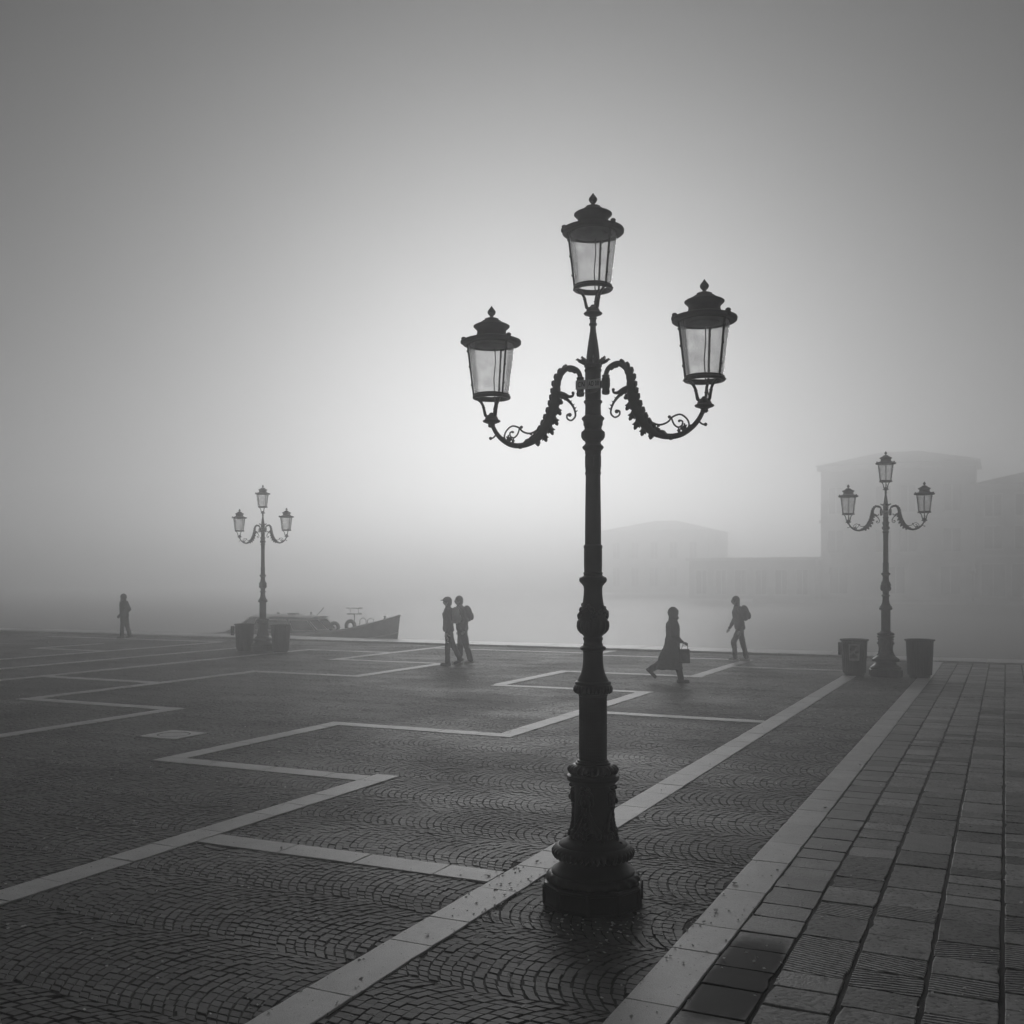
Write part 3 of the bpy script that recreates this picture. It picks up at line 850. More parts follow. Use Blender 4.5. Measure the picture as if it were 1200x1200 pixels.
        tm.materials.clear(); tm.materials.append(M['black_print'])
        link('plate_lettering', tm, pl)
    q = MB(); q.tube([(-.085, -.06, 3.5), (-.05, -.062, 3.475), (0, -.062, 3.47), (.05, -.062, 3.475), (.085, -.06, 3.5)], .003, 6); q.build('plate_strap', IR, root, 60)
    q = MB()
    q.box((0, -.057, 3.53), (.13, .016, .03))
    q.build('plate_bracket', IR, root, 0)
    # arms
    arm_pts = [(0.093, 3.47), (0.093, 3.555), (0.096, 3.608), (0.122, 3.649), (0.178, 3.668), (0.233, 3.639), (0.264, 3.578), (0.274, 3.498), (0.286, 3.424), (0.316, 3.338), (0.355, 3.267), (0.409, 3.206), (0.474, 3.166), (0.549, 3.151), (0.623, 3.162), (0.687, 3.199), (0.734, 3.247), (0.765, 3.300)]
    arm_r = [.014, .016, .017, .0175, .0185, .023, .027, .031, .036, .038, .036, .031, .022, .0195, .0185, .0175, .0165, .015]
    def spline(pts, rs, sub=5):
        P = [Vector((p[0], 0, p[1])) for p in pts]; out, ro = [], []
        for i in range(len(P) - 1):
            p0, p1, p2, p3 = P[max(i - 1, 0)], P[i], P[i + 1], P[min(i + 2, len(P) - 1)]
            for j in range(sub):
                t = j / sub
                out.append(.5 * ((2 * p1) + (p2 - p0) * t + (2 * p0 - 5 * p1 + 4 * p2 - p3) * t * t + (3 * p1 - p0 - 3 * p2 + p3) * t ** 3))
                ro.append(rs[i] * (1 - t) + rs[i + 1] * t)
        out.append(P[-1]); ro.append(rs[-1]); return out, ro
    for side in (1, -1):
        mir = lambda pts: [Vector((side * p.x, p.y, p.z)) for p in pts]
        q = MB(); pts, rs = spline(arm_pts, arm_r)
        n_ = len(pts)
        rs = [r * (1 + (.07 * math.sin(i * 2.1) if 25 < i < 58 else 0)) for i, r in enumerate(rs)]
        q.tube(mir(pts), rs, 12, flat=.8)
        q.ell((side * .549, 0, 3.147), (.022, .021, .02))
        arm = q.build('arm', IR, root, 60)
        # joint block against the post
        q = MB(); q.lathe([(3.462, .012), (3.466, .024), (3.482, .028), (3.5, .024), (3.52, .029), (3.57, .029), (3.58, .024), (3.592, .027), (3.6, .018)], 20, c=(side * .093, 0, 0))
        q.box((side * .065, 0, 3.535), (.05, .03, .045)); q.build('arm_socket', IR, arm, 40)
        # acanthus leaves along the back of the arm
        rl = random.Random(9)
        def leaf(base, tip, w_, up=0):
            b_, t_ = Vector(base), Vector(tip); mid = (b_ + t_) / 2 + Vector((0, 0, up))
            lq = MB(); lq.tube(mir([b_, mid, t_ * .8 + mid * .2, t_]), [w_, w_ * .9, w_ * .5, .0012], 7, flat=.55)
            for s_ in (-.35, .35):
                e_ = mid + (t_ - b_) * .2 + (t_ - b_).cross(Vector((0, 1, 0))) * s_
                lq.tube(mir([mid * .6 + b_ * .4, (mid + e_) / 2, e_]), [w_ * .6, w_ * .5, .001], 6, flat=.55)
            return lq
        tips = [((.268, 3.45), (.222, 3.425)), ((.283, 3.405), (.236, 3.345)), ((.305, 3.345), (.26, 3.275)), ((.335, 3.29), (.296, 3.21)), ((.375, 3.235), (.345, 3.165)), ((.42, 3.195), (.408, 3.138))]
        for (b_, t_) in tips:
            leaf((b_[0], 0, b_[1]), (t_[0], 0, t_[1]), .023).build('acanthus_leaf', IR, arm, 60)
        for i in range(16, 62, 3):                                # lobed leaves along the outer ridge, each a part
            p = pts[i]; d = (pts[i + 1] - pts[i - 1]).normalized(); nrm = Vector((-d.z, 0, d.x))
            if nrm.x < 0: nrm = -nrm
            b_ = p + nrm * rs[i] * .55; g_ = .8 + .5 * min(1, i / 40)
            q = MB(); q.tube(mir([b_ + d * .02 * g_, b_ + nrm * rs[i] * .42 + d * .004, b_ + nrm * (rs[i] * .62) - d * .012 * g_, b_ + nrm * rs[i] * .45 - d * .02 * g_]), [.009 * g_, .0125 * g_, .009 * g_, .002], 8, flat=1.1)
            q.build('ridge_leaf', IR, arm, 60)
        # hanging scroll
        q = MB(); sp, sr = spline([(0.261, 3.484), (0.2, 3.457), (0.155, 3.412), (0.133, 3.366), (0.131, 3.329), (0.158, 3.304), (0.189, 3.317), (0.191, 3.342), (0.171, 3.348)], [.016, .012, .0085, .007, .0065, .006, .006, .007, .009], 4)
        q.tube(mir(sp), sr, 9); q.ell((side * .171, 0, 3.343), (.014, .012, .014))
        for i in (6, 8, 10, 12): q.tube(mir([sp[i], sp[i] + Vector((-.012, 0, -.002)), sp[i] + Vector((-.02, 0, .006))]), [.006, .005, .001], 6)
        q.build('scroll', IR, arm, 60)
        q = MB(); sp, sr = spline([(0.27, 3.5), (0.217, 3.487), (0.178, 3.469), (0.15, 3.474), (0.144, 3.494)], [.022, .016, .011, .009, .007], 4)
        q.tube(mir(sp), sr, 9); q.ell((side * .147, 0, 3.492), (.011, .012, .011))
        for (x, z) in ((.235, 3.458), (.21, 3.448), (.25, 3.445)): q.tube(mir([Vector((x + .012, 0, z + .03)), Vector((x, 0, z + .01)), Vector((x - .004, 0, z - .006))]), [.012, .009, .001], 7, flat=.6)
        q.build('curled_leaf', IR, arm, 60)
        # tendril in the hollow
        q = MB(); sp, sr = spline([(0.37, 3.29), (0.42, 3.252), (0.474, 3.233), (0.528, 3.248), (0.56, 3.279), (0.613, 3.293), (0.657, 3.262), (0.673, 3.222), (0.66, 3.19)], [.009, .007, .0065, .0065, .0065, .006, .006, .006, .007], 4)
        q.tube(mir(sp), sr, 8)
        sp, sr = spline([(0.554, 3.274), (0.57, 3.232), (0.597, 3.21), (0.623, 3.218), (0.629, 3.245), (0.608, 3.255)], [.006] * 6, 4)
        q.tube(mir(sp), sr, 8)
        q.ell((side * .54, 0, 3.281), (.012, .011, .011)); q.ell((side * .606, 0, 3.25), (.009, .009, .009))
        q.build('tendril', IR, arm, 60)
        for (b_, t_) in (((.64, 3.18), (.612, 3.22)), ((.65, 3.185), (.64, 3.235)), ((.66, 3.19), (.69, 3.222)), ((.61, 3.165), (.6, 3.205)), ((.47, 3.232), (.455, 3.222)), ((.44, 3.243), (.425, 3.23))):
            leaf((b_[0], 0, b_[1]), (t_[0], 0, t_[1]), .011).build('tendril_leaf', IR, arm, 60)
        q = MB(); q.tube(mir([Vector((.735, 0, 3.243)), Vector((.757, 0, 3.222)), Vector((.775, 0, 3.214))]), [.007, .006, .006], 8); q.ell((side * .783, 0, 3.216), (.012, .012, .012))
        q.build('end_knob', IR, arm, 60)
    # lanterns
    def lantern(c, rot):
        q = MB(); q.lathe([(-.042, .016), (-.035, .024), (-.03, .027), (-.024, .023), (-.016, .026), (-.004, .058), (.004, .0645), (.01, .06), (.014, .05), (.026, .045), (.04, .038), (.048, .026), (.054, .018), (.062, .014), (.066, .003)], 36, c=c)
        lan = q.build('lantern', IR, root, 35)                              # its cup carries the rest
        C = Vector(c); angs = [rot + 2 * math.pi * k / 3 for k in range(3)]
        for th in angs:
            R_ = Matrix.Rotation(th, 3, 'Z')
            q = MB(); q.tube([C + R_ @ Vector(p) for p in ((.028, 0, .03), (.045, 0, .045), (.052, 0, .075), (.06, 0, .11), (.075, 0, .138), (.1, 0, .158), (.122, 0, .17))], [.011, .012, .0105, .0095, .0105, .0095, .009], 8)
            q.ell(C + R_ @ Vector((.058, 0, .1)), (.013, .012, .008)); q.build('support_arm', IR, lan, 60)
        q = MB(); q.lathe([(.162, .112), (.162, .13), (.168, .136), (.178, .136), (.184, .131), (.192, .131), (.197, .126), (.197, .112), (.162, .112)], 48, c=c, close=False)
        for k in range(10):
            th = 2 * math.pi * k / 10 + .2; q.ell(C + Vector((.136 * math.cos(th), .136 * math.sin(th), .172)), (.005, .005, .005), None, 6, 4)
        q.build('bottom_ring', IR, lan, 35)
        q = MB(); q.lathe([(.19, .121), (.56, .167), (.56, .164), (.19, .118), (.19, .121)], 64, c=c, close=False); q.build('glass', 'lantern_glass', lan, 35)
        for th in angs:
            R_ = Matrix.Rotation(th, 3, 'Z')
            q = MB(); q.tube([C + R_ @ Vector((.128, 0, .18)), C + R_ @ Vector((.174, 0, .56))], .0078, 6, flat=.8)
            for z in (.26, .39, .5): q.ell(C + R_ @ Vector((.128 + (z - .18) * .121 + .004, 0, z)), (.01, .008, .012), None, 6, 5)
            q.build('upright', IR, lan, 60)
        q = MB(); q.lathe([(.563, .1), (.552, .165), (.548, .19), (.549, .203), (.555, .2105), (.57, .2125), (.577, .2095), (.581, .2), (.59, .172), (.602, .13), (.612, .113), (.628, .105), (.646, .103), (.656, .107), (.668, .12), (.678, .1295), (.684, .1295), (.69, .12), (.706, .086), (.716, .07), (.72, .066), (.724, .056), (.731, .049), (.735, .05), (.738, .042), (.744, .026), (.748, .012)], 60, c=c)
        roof = q.build('roof', 'roof_iron', lan, 35)
        for th in angs:
            q = MB(); p = C + Vector((.2 * math.cos(th), .2 * math.sin(th), .588)); q.ell(p, (.019, .019, .014), None, 10, 6)
            q.ell(C + Vector((.212 * math.cos(th), .212 * math.sin(th), .564)), (.012, .012, .018), None, 8, 6); q.build('roof_knob', 'roof_iron', lan, 60)
        q = MB(); q.lathe([(.742, .014), (.75, .0115), (.756, .0125), (.764, .021), (.774, .0275), (.783, .0295), (.792, .0275), (.805, .018), (.818, .008), (.828, .002)], 20, c=c); q.build('finial', 'roof_iron', lan, 60)
        q = MB(); q.lathe([(.55, .158), (.546, .12), (.546, .1), (.54, .098), (.538, .09), (.536, .06), (.535, .002)], 48, c=c); q.build('reflector', 'ceiling', lan, 30)
        th = angs[0] + .12
        q = MB(); q.tube([C + Vector((.085 * math.cos(th), .085 * math.sin(th), .54)), C + Vector((.1 * math.cos(th), .1 * math.sin(th), .45)), C + Vector((.088 * math.cos(th + .1), .088 * math.sin(th + .1), .32)), C + Vector((.075 * math.cos(th), .075 * math.sin(th), .19)), C + Vector((.03, 0, .06))], .0042, 6); q.build('cable', 'rubber', lan, 60)
        return lan
    lantern((0, 0, 4.02), rad(93))
    lantern((.775, 0, 3.335), rad(93))
    lantern((-.775, 0, 3.335), rad(93))
    return root

lampA = make_lamp()
GL = 'three-lantern street lamps on the plaza'
thing(lampA, 'large dark cast iron lamp post with three lanterns, no litter bins beside it', 'street lamp', GL)
lamp_pos = {}
lampA.location = (.554, 7.12, 0); lampA.rotation_euler = (0, 0, RZ)
lampB = copy_tree(lampA); lampB.location = (8.58, 23.9, 0); lampB.scale = (1.065,) * 3; lampB.rotation_euler = (0, 0, RZ)
thing(lampB, 'fogged three-lantern lamp post between two litter bins, one with a poster', 'street lamp', GL)
lampC = copy_tree(lampA); lampC.location = (-7.73, 32.3, 0); lampC.scale = (1.065,) * 3; lampC.rotation_euler = (0, 0, RZ + rad(8))
thing(lampC, 'pale fogged three-lantern lamp post in front of the moored boats', 'street lamp', GL)
for root in (lampB, lampC):                       # their plates cannot be read in the fog
    for ch in list(root.children):
        for g in list(ch.children):
            if g.name.startswith('plate_lettering'): bpy.data.objects.remove(g)
    for ch in root.children:                      # lanterns turned the other way
        if ch.name.startswith('lantern'):
            pass

# ------------------------------------------------------------------ LITTER BINS
def make_bin(poster=False, ash=False):
    root = empty('litter_bin')
    m = MB(); prof = [(.05, .225), (.06, .23), (.74, .262), (.75, .262), (.75, .245), (.08, .215), (.08, .01)]
    m.lathe(prof, 36, close=False); m.lathe([(.05, .01), (.05, .225)], 36, close=False); body = m.build('drum', 'bin', root, 30)
    sl_ = MB(); sl_.box((0, 0, 0), (.014, .03, .7))
    sme = sl_.mesh('slat', 'bin', 0)
    for k in range(28):
        th = 2 * math.pi * k / 28
        o = link('slat', sme, root); t_ = math.atan2(.032, .68)
        o.matrix_local = Matrix.Rotation(th, 4, 'Z') @ Matrix.Translation((.252, 0, .41)) @ Matrix.Rotation(t_, 4, 'Y')
    m = MB(); m.lathe([(.765, .25), (.765, .292), (.775, .3), (.79, .3), (.8, .292), (.8, .25), (.765, .25)], 112, lambda i, th, r, z: (r + (.006 * math.cos(28 * th) if r > .28 else 0), z), close=False); m.build('rim', 'bin', root, 40)
    m = MB(); m.lathe([(.0, .2), (.05, .215), (.05, .17), (.0, .17), (0, .2)], 32, close=False); m.build('foot_ring', 'bin', root, 30)
    if ash:
        m = MB(); m.lathe([(.46, .01), (.46, .05), (.72, .055), (.73, .06), (.735, .05), (.735, .01)], 20, c=(-.345, -.05, 0)); a_ = m.build('ashtray', 'bin', root, 30)
        m = MB(); m.box((-.31, -.05, .69), (.07, .02, .02)); m.box((-.31, -.05, .52), (.07, .02, .02)); m.build('ashtray_bracket', 'bin', a_, 0)
    if poster:
        m = MB(); R_ = Matrix.Rotation(rad(-62), 3, 'Z')
        q = MB(); nn = 8
        vs = []
        for z in (.34, .7):
            for k in range(nn + 1):
                th = rad(-140) + rad(46) * k / nn; r_ = .282 + (z - .34) * .04; vs.append((r_ * math.cos(th), r_ * math.sin(th), z))
        n1 = len(vs)
        vs += [(x * .985, y * .985, z) for x, y, z in vs]
        fs = [(k, k + 1, nn + 2 + k, nn + 1 + k) for k in range(nn)] + [(n1 + k + 1, n1 + k, n1 + nn + 1 + k, n1 + nn + 2 + k) for k in range(nn)]
        fs += [(k, n1 + k, n1 + k + 1, k + 1) for k in range(nn)] + [(nn + 1 + k, nn + 2 + k, n1 + nn + 2 + k, n1 + nn + 1 + k) for k in range(nn)]
        q.add(vs, fs); pn = q.build('poster', M['poster'], root, 30)
    return root
def poster_mat():
    m, t, b = new_mat('faded_poster')
    N, L = t.nodes, t.links
    tc = N.new('ShaderNodeTexCoord'); n = N.new('ShaderNodeTexNoise'); n.inputs['Scale'].default_value = 11; n.inputs['Detail'].default_value = 2
    L.new(tc.outputs['Object'], n.inputs['Vector'])
    r = N.new('ShaderNodeValToRGB'); r.color_ramp.elements[0].position = .44; r.color_ramp.elements[0].color = grey(.06); r.color_ramp.elements[1].position = .56; r.color_ramp.elements[1].color = grey(.5)
    L.new(n.outputs[0], r.inputs[0])
    gx = N.new('ShaderNodeSeparateXYZ'); L.new(tc.outputs['Generated'], gx.inputs[0])
    def band(o, lo_, hi_):
        a_ = N.new('ShaderNodeMath'); a_.operation = 'GREATER_THAN'; a_.inputs[1].default_value = lo_; L.new(o, a_.inputs[0])
        c_ = N.new('ShaderNodeMath'); c_.operation = 'LESS_THAN'; c_.inputs[1].default_value = hi_; L.new(o, c_.inputs[0])
        d_ = N.new('ShaderNodeMath'); d_.operation = 'MULTIPLY'; L.new(a_.outputs[0], d_.inputs[0]); L.new(c_.outputs[0], d_.inputs[1]); return d_.outputs[0]
    mm = N.new('ShaderNodeMath'); mm.operation = 'MULTIPLY'; L.new(band(gx.outputs[2], .14, .93), mm.inputs[0]); L.new(band(gx.outputs[0], .1, .9), mm.inputs[1])
    mx = N.new('ShaderNodeMixRGB'); L.new(mm.outputs[0], mx.inputs[0]); mx.inputs[1].default_value = grey(.62); L.new(r.outputs[0], mx.inputs[2])
    L.new(mx.outputs[0], b.inputs['Base Color']); b.inputs['Roughness'].default_value = .6
    return m
M['poster'] = poster_mat()
GB = 'round ribbed litter bins beside the lamps'
def put_bin(b_, x, y, rz, label, s_=1.0):
    b_.location = (x, y, 0); b_.rotation_euler = (0, 0, rz); b_.scale = (s_,) * 3
    thing(b_, label, 'litter bin', GB)
put_bin(make_bin(True, True), 7.93, 24.12, rad(8), 'ribbed litter bin with a white poster and an ashtray on its side', 1.05)
put_bin(make_bin(), 9.25, 23.62, 0, 'plain ribbed litter bin beside the pale band, across the lamp from the postered one', 1.08)
put_bin(make_bin(False, True), -8.36, 32.55, 0, 'dark litter bin with an ashtray, beside the lamp by the boats', 1.05)
put_bin(make_bin(), -7.1, 31.95, .4, 'dark plain litter bin, boat bow behind it, beside the lamp by the boats', 1.05)

# ------------------------------------------------------------------ PEOPLE
def remesh(mb, name, mat, vox, parent=None, smooth_it=2, fold=0.0):
    tmp = bpy.data.objects.new('tmp', mb.mesh('tmp', mat, 0)); COL.objects.link(tmp)
    r = tmp.modifiers.new('r', 'REMESH'); r.mode = 'VOXEL'; r.voxel_size = vox
    s_ = tmp.modifiers.new('s', 'SMOOTH'); s_.iterations = smooth_it; s_.factor = .5
    bpy.context.view_layer.update()
    me = bpy.data.meshes.new_from_object(tmp.evaluated_get(bpy.context.evaluated_depsgraph_get()))
    bpy.data.objects.remove(tmp)
    if fold:
        from mathutils import noise
        me.update()
        for vtx in me.vertices:
            p = vtx.co
            k_ = noise.noise((p.x * 9, p.y * 9, p.z * 4.5)) + .6 * noise.noise((p.x * 17, p.y * 17, p.z * 26 + p.x * 12))
            vtx.co = p + vtx.normal * fold * k_
    me.name = name; me.materials.clear(); me.materials.append(M[mat] if isinstance(mat, str) else mat)
    me.polygons.foreach_set('use_smooth', [True] * len(me.polygons))
    return link(name, me, parent)

def person(name, loc, heading, Ht, legs, arms, lean, outfit, label):
    """local +x is the way the person faces; legs/arms: per side (+y left, -y right) sagittal angles in degrees"""
    th_l, sh_l = .245 * Ht, .235 * Ht
    hip_w, sh_w = .052 * Ht, .103 * Ht
    lean = rad(lean)
    feet = []
    for (a_, k_, *_r) in legs:
        feet.append(th_l * math.cos(rad(a_)) + sh_l * math.cos(rad(a_ - k_)))
    hip_z = max(feet) + .045 * Ht
    hip = Vector((0, 0, hip_z))
    up = Vector((math.sin(lean), 0, math.cos(lean)))
    chest = hip + up * .2 * Ht; neck = hip + up * .315 * Ht; head = neck + Vector((math.sin(lean) * 1.2 + .012, 0, 1)).normalized() * .088 * Ht + Vector((.012, 0, 0))
    body = MB()
    body.ell(hip + up * .01, (.085, .1, .09)); body.capsule(hip, chest, .095, .105, 14); body.ell(chest, (.1, .135, .13))
    body.ell(chest + up * .07 * Ht, (.09, .15, .07)); body.capsule(chest, neck + up * .03, .06, .05)
    hr = .066 * Ht
    body.ell(head, (hr * .86, hr * .68, hr * 1.0)); body.ell(head + Vector((.03, 0, -.055)), (.045, .042, .045))
    body.ell(head + Vector((hr * .88, 0, -.012)), (.016, .012, .02)); body.ell(head + Vector((hr * .74, 0, -.05)), (.016, .022, .01))
    for s_ in (1, -1):
        body.ell(head + Vector((-.008, s_ * hr * .7, -.012)), (.02, .008, .03)); body.ell(head + Vector((hr * .74, s_ * .028, .012)), (.012, .014, .008))
    J = {}
    for s_, (a_, k_, *rest_) in zip((1, -1), legs):
        p0 = hip + Vector((0, s_ * hip_w, 0)); a, k = rad(a_), rad(k_)
        kn = p0 + Vector((math.sin(a), 0, -math.cos(a))) * th_l
        an = kn + Vector((math.sin(a - k), 0, -math.cos(a - k))) * sh_l
        pitch = rad(rest_[0]) if rest_ else 0.0
        fd = Vector((math.cos(pitch), s_ * .12, -math.sin(pitch)))
        body.capsule(p0, kn, .076, .05); body.capsule(kn, an, .052, .034)
        toe = an + fd * .15 + Vector((0, 0, -.045)); heel = an - fd * .05 + Vector((0, 0, -.042 + (.03 if pitch > .2 else 0)))
        body.capsule(heel, toe, .034, .026)
        J['leg', s_] = (p0, kn, an, heel, toe)
    for s_, (a_, e_, out) in zip((1, -1), arms):
        p0 = neck - up * .035 * Ht + Vector((0, s_ * sh_w, 0)); a, e = rad(a_), rad(e_); o_ = rad(out)
        el = p0 + Vector((math.sin(a) * math.cos(o_), s_ * math.sin(o_), -math.cos(a) * math.cos(o_))) * .172 * Ht
        wr = el + Vector((math.sin(a + e), -s_ * .12 * math.sin(e), -math.cos(a + e))) * .15 * Ht
        body.capsule(p0, el, .05, .037); body.capsule(el, wr, .038, .025)
        hd = (wr - el).normalized(); palm = wr + hd * .05
        body.capsule(wr, palm, .024, .03, sx=.7)
        J['arm', s_] = (p0, el, wr, hd, palm)
    root = empty(name, loc, heading)
    b_ = remesh(body, 'body', 'skin', .014, root, 3)
    # five fingers on each hand, joined to the body mesh
    fin = MB()
    for s_ in (1, -1):
        p0, el, wr, hd, palm = J['arm', s_]
        side = Vector((0, 1, 0)).cross(hd).normalized()
        for i, L_ in enumerate((.062, .072, .068, .055)):
            b0 = palm + side * (.024 - .016 * i) + hd * .02; k1 = b0 + hd * L_ * .55; k2 = k1 + (hd + Vector((0, -s_ * .7, 0))).normalized() * L_ * .5
            fin.tube([b0, k1, k2], [.0085, .008, .0065], 7)
        b0 = wr + hd * .025 + side * .024; k1 = b0 + (hd + side * .9).normalized() * .035; fin.tube([b0, k1, k1 + hd * .028], [.0105, .0095, .0075], 7)
    fm = fin.mesh('f', 'skin', 60)
    import bmesh
    bm = bmesh.new(); bm.from_mesh(b_.data); bm.from_mesh(fm); bm.to_mesh(b_.data); bm.free(); bpy.data.meshes.remove(fm)
    # trousers
    tr = MB()
    for s_ in (1, -1):
        p0, kn, an, heel, toe = J['leg', s_]
        b_k = outfit.get('bulk', 1.0); tr.capsule(p0, kn, .094 * b_k, .074 * b_k, 14); tr.capsule(kn, an + (kn - an) * .03, .072 * b_k, .066 * b_k, 14)
    tr.ell(hip + Vector((0, 0, .02)), (.11, .135, .11))
    remesh(tr, 'trousers', outfit.get('trousers', 'cloth_dark'), .016, root, 2, .014)
    for s_ in (1, -1):
        p0, kn, an, heel, toe = J['leg', s_]
        sh = MB(); sh.capsule(heel, toe, .043, .036, 12, sx=1.05); sh.capsule(an, heel * .5 + an * .5, .045, .045); fd = (toe - heel).normalized()
        R_ = Matrix(((fd.x, 0, -fd.z), (0, 1, 0), (fd.z, 0, fd.x))); sh.box((heel + toe) / 2 + R_ @ Vector((0, 0, -.03)), ((toe - heel).length + .07, .072, .02), R_)
        remesh(sh, 'shoe', outfit.get('shoes', 'shoe_dark'), .011, root)
    # jacket or coat
    jk = MB(); hem = outfit.get('hem', .0)
    bk = outfit.get('bulk', 1.0)
    def ellring(c, rx, ry, n=24):
        rx *= bk; ry *= bk
        return _ring(c, rx, ry, n)
    def _ring(c, rx, ry, n): return [c + Vector((rx * math.cos(2 * math.pi * k / n), ry * math.sin(2 * math.pi * k / n), 0)) for k in range(n)]
    rings = []
    if hem > .2:                                              # long coat follows the stride
        bx = (J['leg', 1][1].x + J['leg', -1][1].x) / 2; sp = abs(J['leg', 1][1].x - J['leg', -1][1].x) / 2
        hz_ = hip.z - hem
        rings += [ellring(Vector((bx * .9 - .03, 0, hz_)), .15 + sp * .95, .2), ellring(Vector((bx * .6 - .02, 0, (hz_ + hip.z) / 2)), .15 + sp * .55, .19), ellring(hip + Vector((-.005, 0, 0)), .15, .185)]
    else:
        rings += [ellring(hip + Vector((0, 0, -.06)), .132, .172), ellring(hip + Vector((0, 0, .02)), .142, .178)]
    rings += [ellring(hip + up * .1 * Ht, .138, .17), ellring(chest, .142, .178), ellring(chest + up * .06 * Ht, .132, .19), ellring(neck - up * .022 * Ht, .1, .15), ellring(neck + up * .012 * Ht, .075, .085), ellring(neck + up * .03 * Ht, .062, .064)]
    jk.loft(rings)
    for s_ in (1, -1):
        p0, el, wr, hd, palm = J['arm', s_]
        jk.capsule(p0, el, .073, .058, 14); jk.capsule(el, wr - hd * .005, .058, .044, 14)
        if outfit.get('pocket'): jk.capsule(wr, palm + hd * .06, .05, .05)
    remesh(jk, 'coat' if hem > .2 else 'jacket', outfit.get('coat', 'cloth_dark'), .017, root, 2, .02)
    hc = head
    hd_ = outfit.get('head', 'hair')
    if hd_ == 'hood':
        q = MB(); q.ell(hc + Vector((-.018, 0, .012)), (hr * 1.12, hr * 1.0, hr * 1.2)); q.capsule(hc + Vector((-.03, 0, -.06)), neck + up * .01, .085, .1)
        q.ell(hc + Vector((.05, 0, .045)), (.055, .08, .04)); q.ell(hc + Vector((.04, 0, -.1)), (.07, .085, .05)); remesh(q, 'hood', outfit.get('hoodmat', outfit.get('coat', 'cloth_dark')), .014, root)
    else:
        q = MB(); q.ell(hc + Vector((-.02, 0, .022)), (hr * .93, hr * .82, hr * 1.0)); q.ell(hc + Vector((-.045, 0, -.03)), (hr * .7, hr * .74, hr * .8))
        if hd_ == 'long': q.capsule(hc + Vector((-.05, 0, -.04)), hc + Vector((-.07, 0, -.2)), .075, .06); q.ell(hc + Vector((.035, 0, .055)), (.05, .065, .035))
        remesh(q, 'hair', 'hair', .012, root)
        if hd_ == 'cap':
            q = MB(); q.ell(hc + Vector((-.006, 0, .045)), (hr * 1.0, hr * .88, hr * .78)); q.ell(hc + Vector((.115, 0, .045)), (.07, .07, .012), Matrix.Rotation(.15, 3, 'Y')); remesh(q, 'cap', 'cloth_dark', .011, root)
    if outfit.get('pack'):
        q = MB(); c = chest - Vector((up.z, 0, -up.x)) * .2 + up * .005
        R_ = Matrix.Rotation(lean, 3, 'Y')
        q.ell(c + R_ @ Vector((.02, 0, 0)), (.13, .16, .22), R_); q.box(c + R_ @ Vector((.05, 0, -.04)), (.14, .27, .32), R_, .9); q.ell(c + R_ @ Vector((-.08, 0, -.08)), (.06, .11, .11), R_)
        pk = remesh(q, 'backpack', outfit['pack'], .014); 
        thing(pk, outfit['packlabel'], 'backpack'); pk.matrix_world = Matrix.Translation(loc) @ Matrix.Rotation(heading, 4, 'Z')
        q = MB()
        for s_ in (1, -1): q.tube([c + R_ @ Vector((.09, s_ * .08, .17)), neck - up * .01 + Vector((.0, s_ * .1, .055)), chest + Vector((.14, s_ * .1, .05)), chest + Vector((.12, s_ * .13, -.1)), c + R_ @ Vector((.09, s_ * .12, -.14))], [.016] * 5, 8, flat=.5)
        q.build('shoulder_strap', 'cloth_dark', pk, 60)
    if outfit.get('bag'):
        p0, el, wr, hd, palm = J['arm', -1]
        q = MB(); c = palm + Vector((.0, -.03, -.28)); q.box(c, (.24, .1, .3), None, .92); q.ell(c + Vector((0, 0, -.02)), (.11, .065, .14))
        bgo = remesh(q, 'shopping_bag', 'cloth_dark', .012, None, 1); bgo.matrix_world = Matrix.Translation(loc) @ Matrix.Rotation(heading, 4, 'Z'); thing(bgo, 'dark square bag hanging from the hand of the walker in a long coat', 'bag')
        q = MB(); q.tube([c + Vector((-.07, 0, .13)), palm + Vector((-.02, 0, -.01)), palm + Vector((.03, 0, .015)), palm + Vector((.07, 0, -.01)), c + Vector((.07, 0, .13))], .007, 7); q.build('handle', 'cloth_dark', bgo, 60)
    if outfit.get('print'):                                   # pale print down the thigh
        p0, kn, an, heel, toe = J['leg', outfit['print']]
        sgn = outfit['print']
        q = MB(); rl = random.Random(2)
        for i in range(7):
            t = .25 + .1 * i; c = p0.lerp(kn, t) if t < 1 else kn
            r_ = .092 + (.068 - .092) * t
            q.ell(c + Vector((rl.uniform(-.03, .03), sgn * (r_ - .004), 0)), (.02 + .02 * (i % 2), .012, .014), Matrix.Rotation(rl.uniform(-.6, .6), 3, 'Y'), 8, 6)
        q.build('trouser_print', 'cloth_light', root, 60)
    return thing(root, label, 'person', 'people walking on the foggy plaza')

L_ = math.pi
person('person', (-14.67, 39.4, 0), L_ - .15, 1.68, ((5, 2), (-9, 9, 12)), ((-24, 62, 12), (-24, 62, 12)), 3, {'head': 'hood', 'pocket': True, 'bulk': 1.1}, 'hooded figure in dark clothes, hands in pockets, walking near the quay edge')
person('person', (-1.64, 26.95, 0), L_ + .05, 1.77, ((3, 2), (-15, 12, 18)), ((-6, 20, 6), (-12, 24, 8)), 2, {'head': 'cap', 'pack': 'cloth_light', 'packlabel': 'pale grey backpack worn by the walker in a cap', 'print': 1}, 'walker in a peaked cap and dark tracksuit with pale print on the leg')
person('person', (-1.3, 27.3, 0), L_ + .25, 1.8, ((-10, 7, 8), (5, 2)), ((-26, 44, 10), (-16, 34, 10)), 7, {'head': 'hair', 'bulk': 1.12, 'pack': 'cloth_dark', 'packlabel': 'dark backpack worn by the bareheaded walker of the pair', 'shoes': 'shoe_white'}, 'bareheaded walker in a dark jacket and pale shoes close behind the capped one')
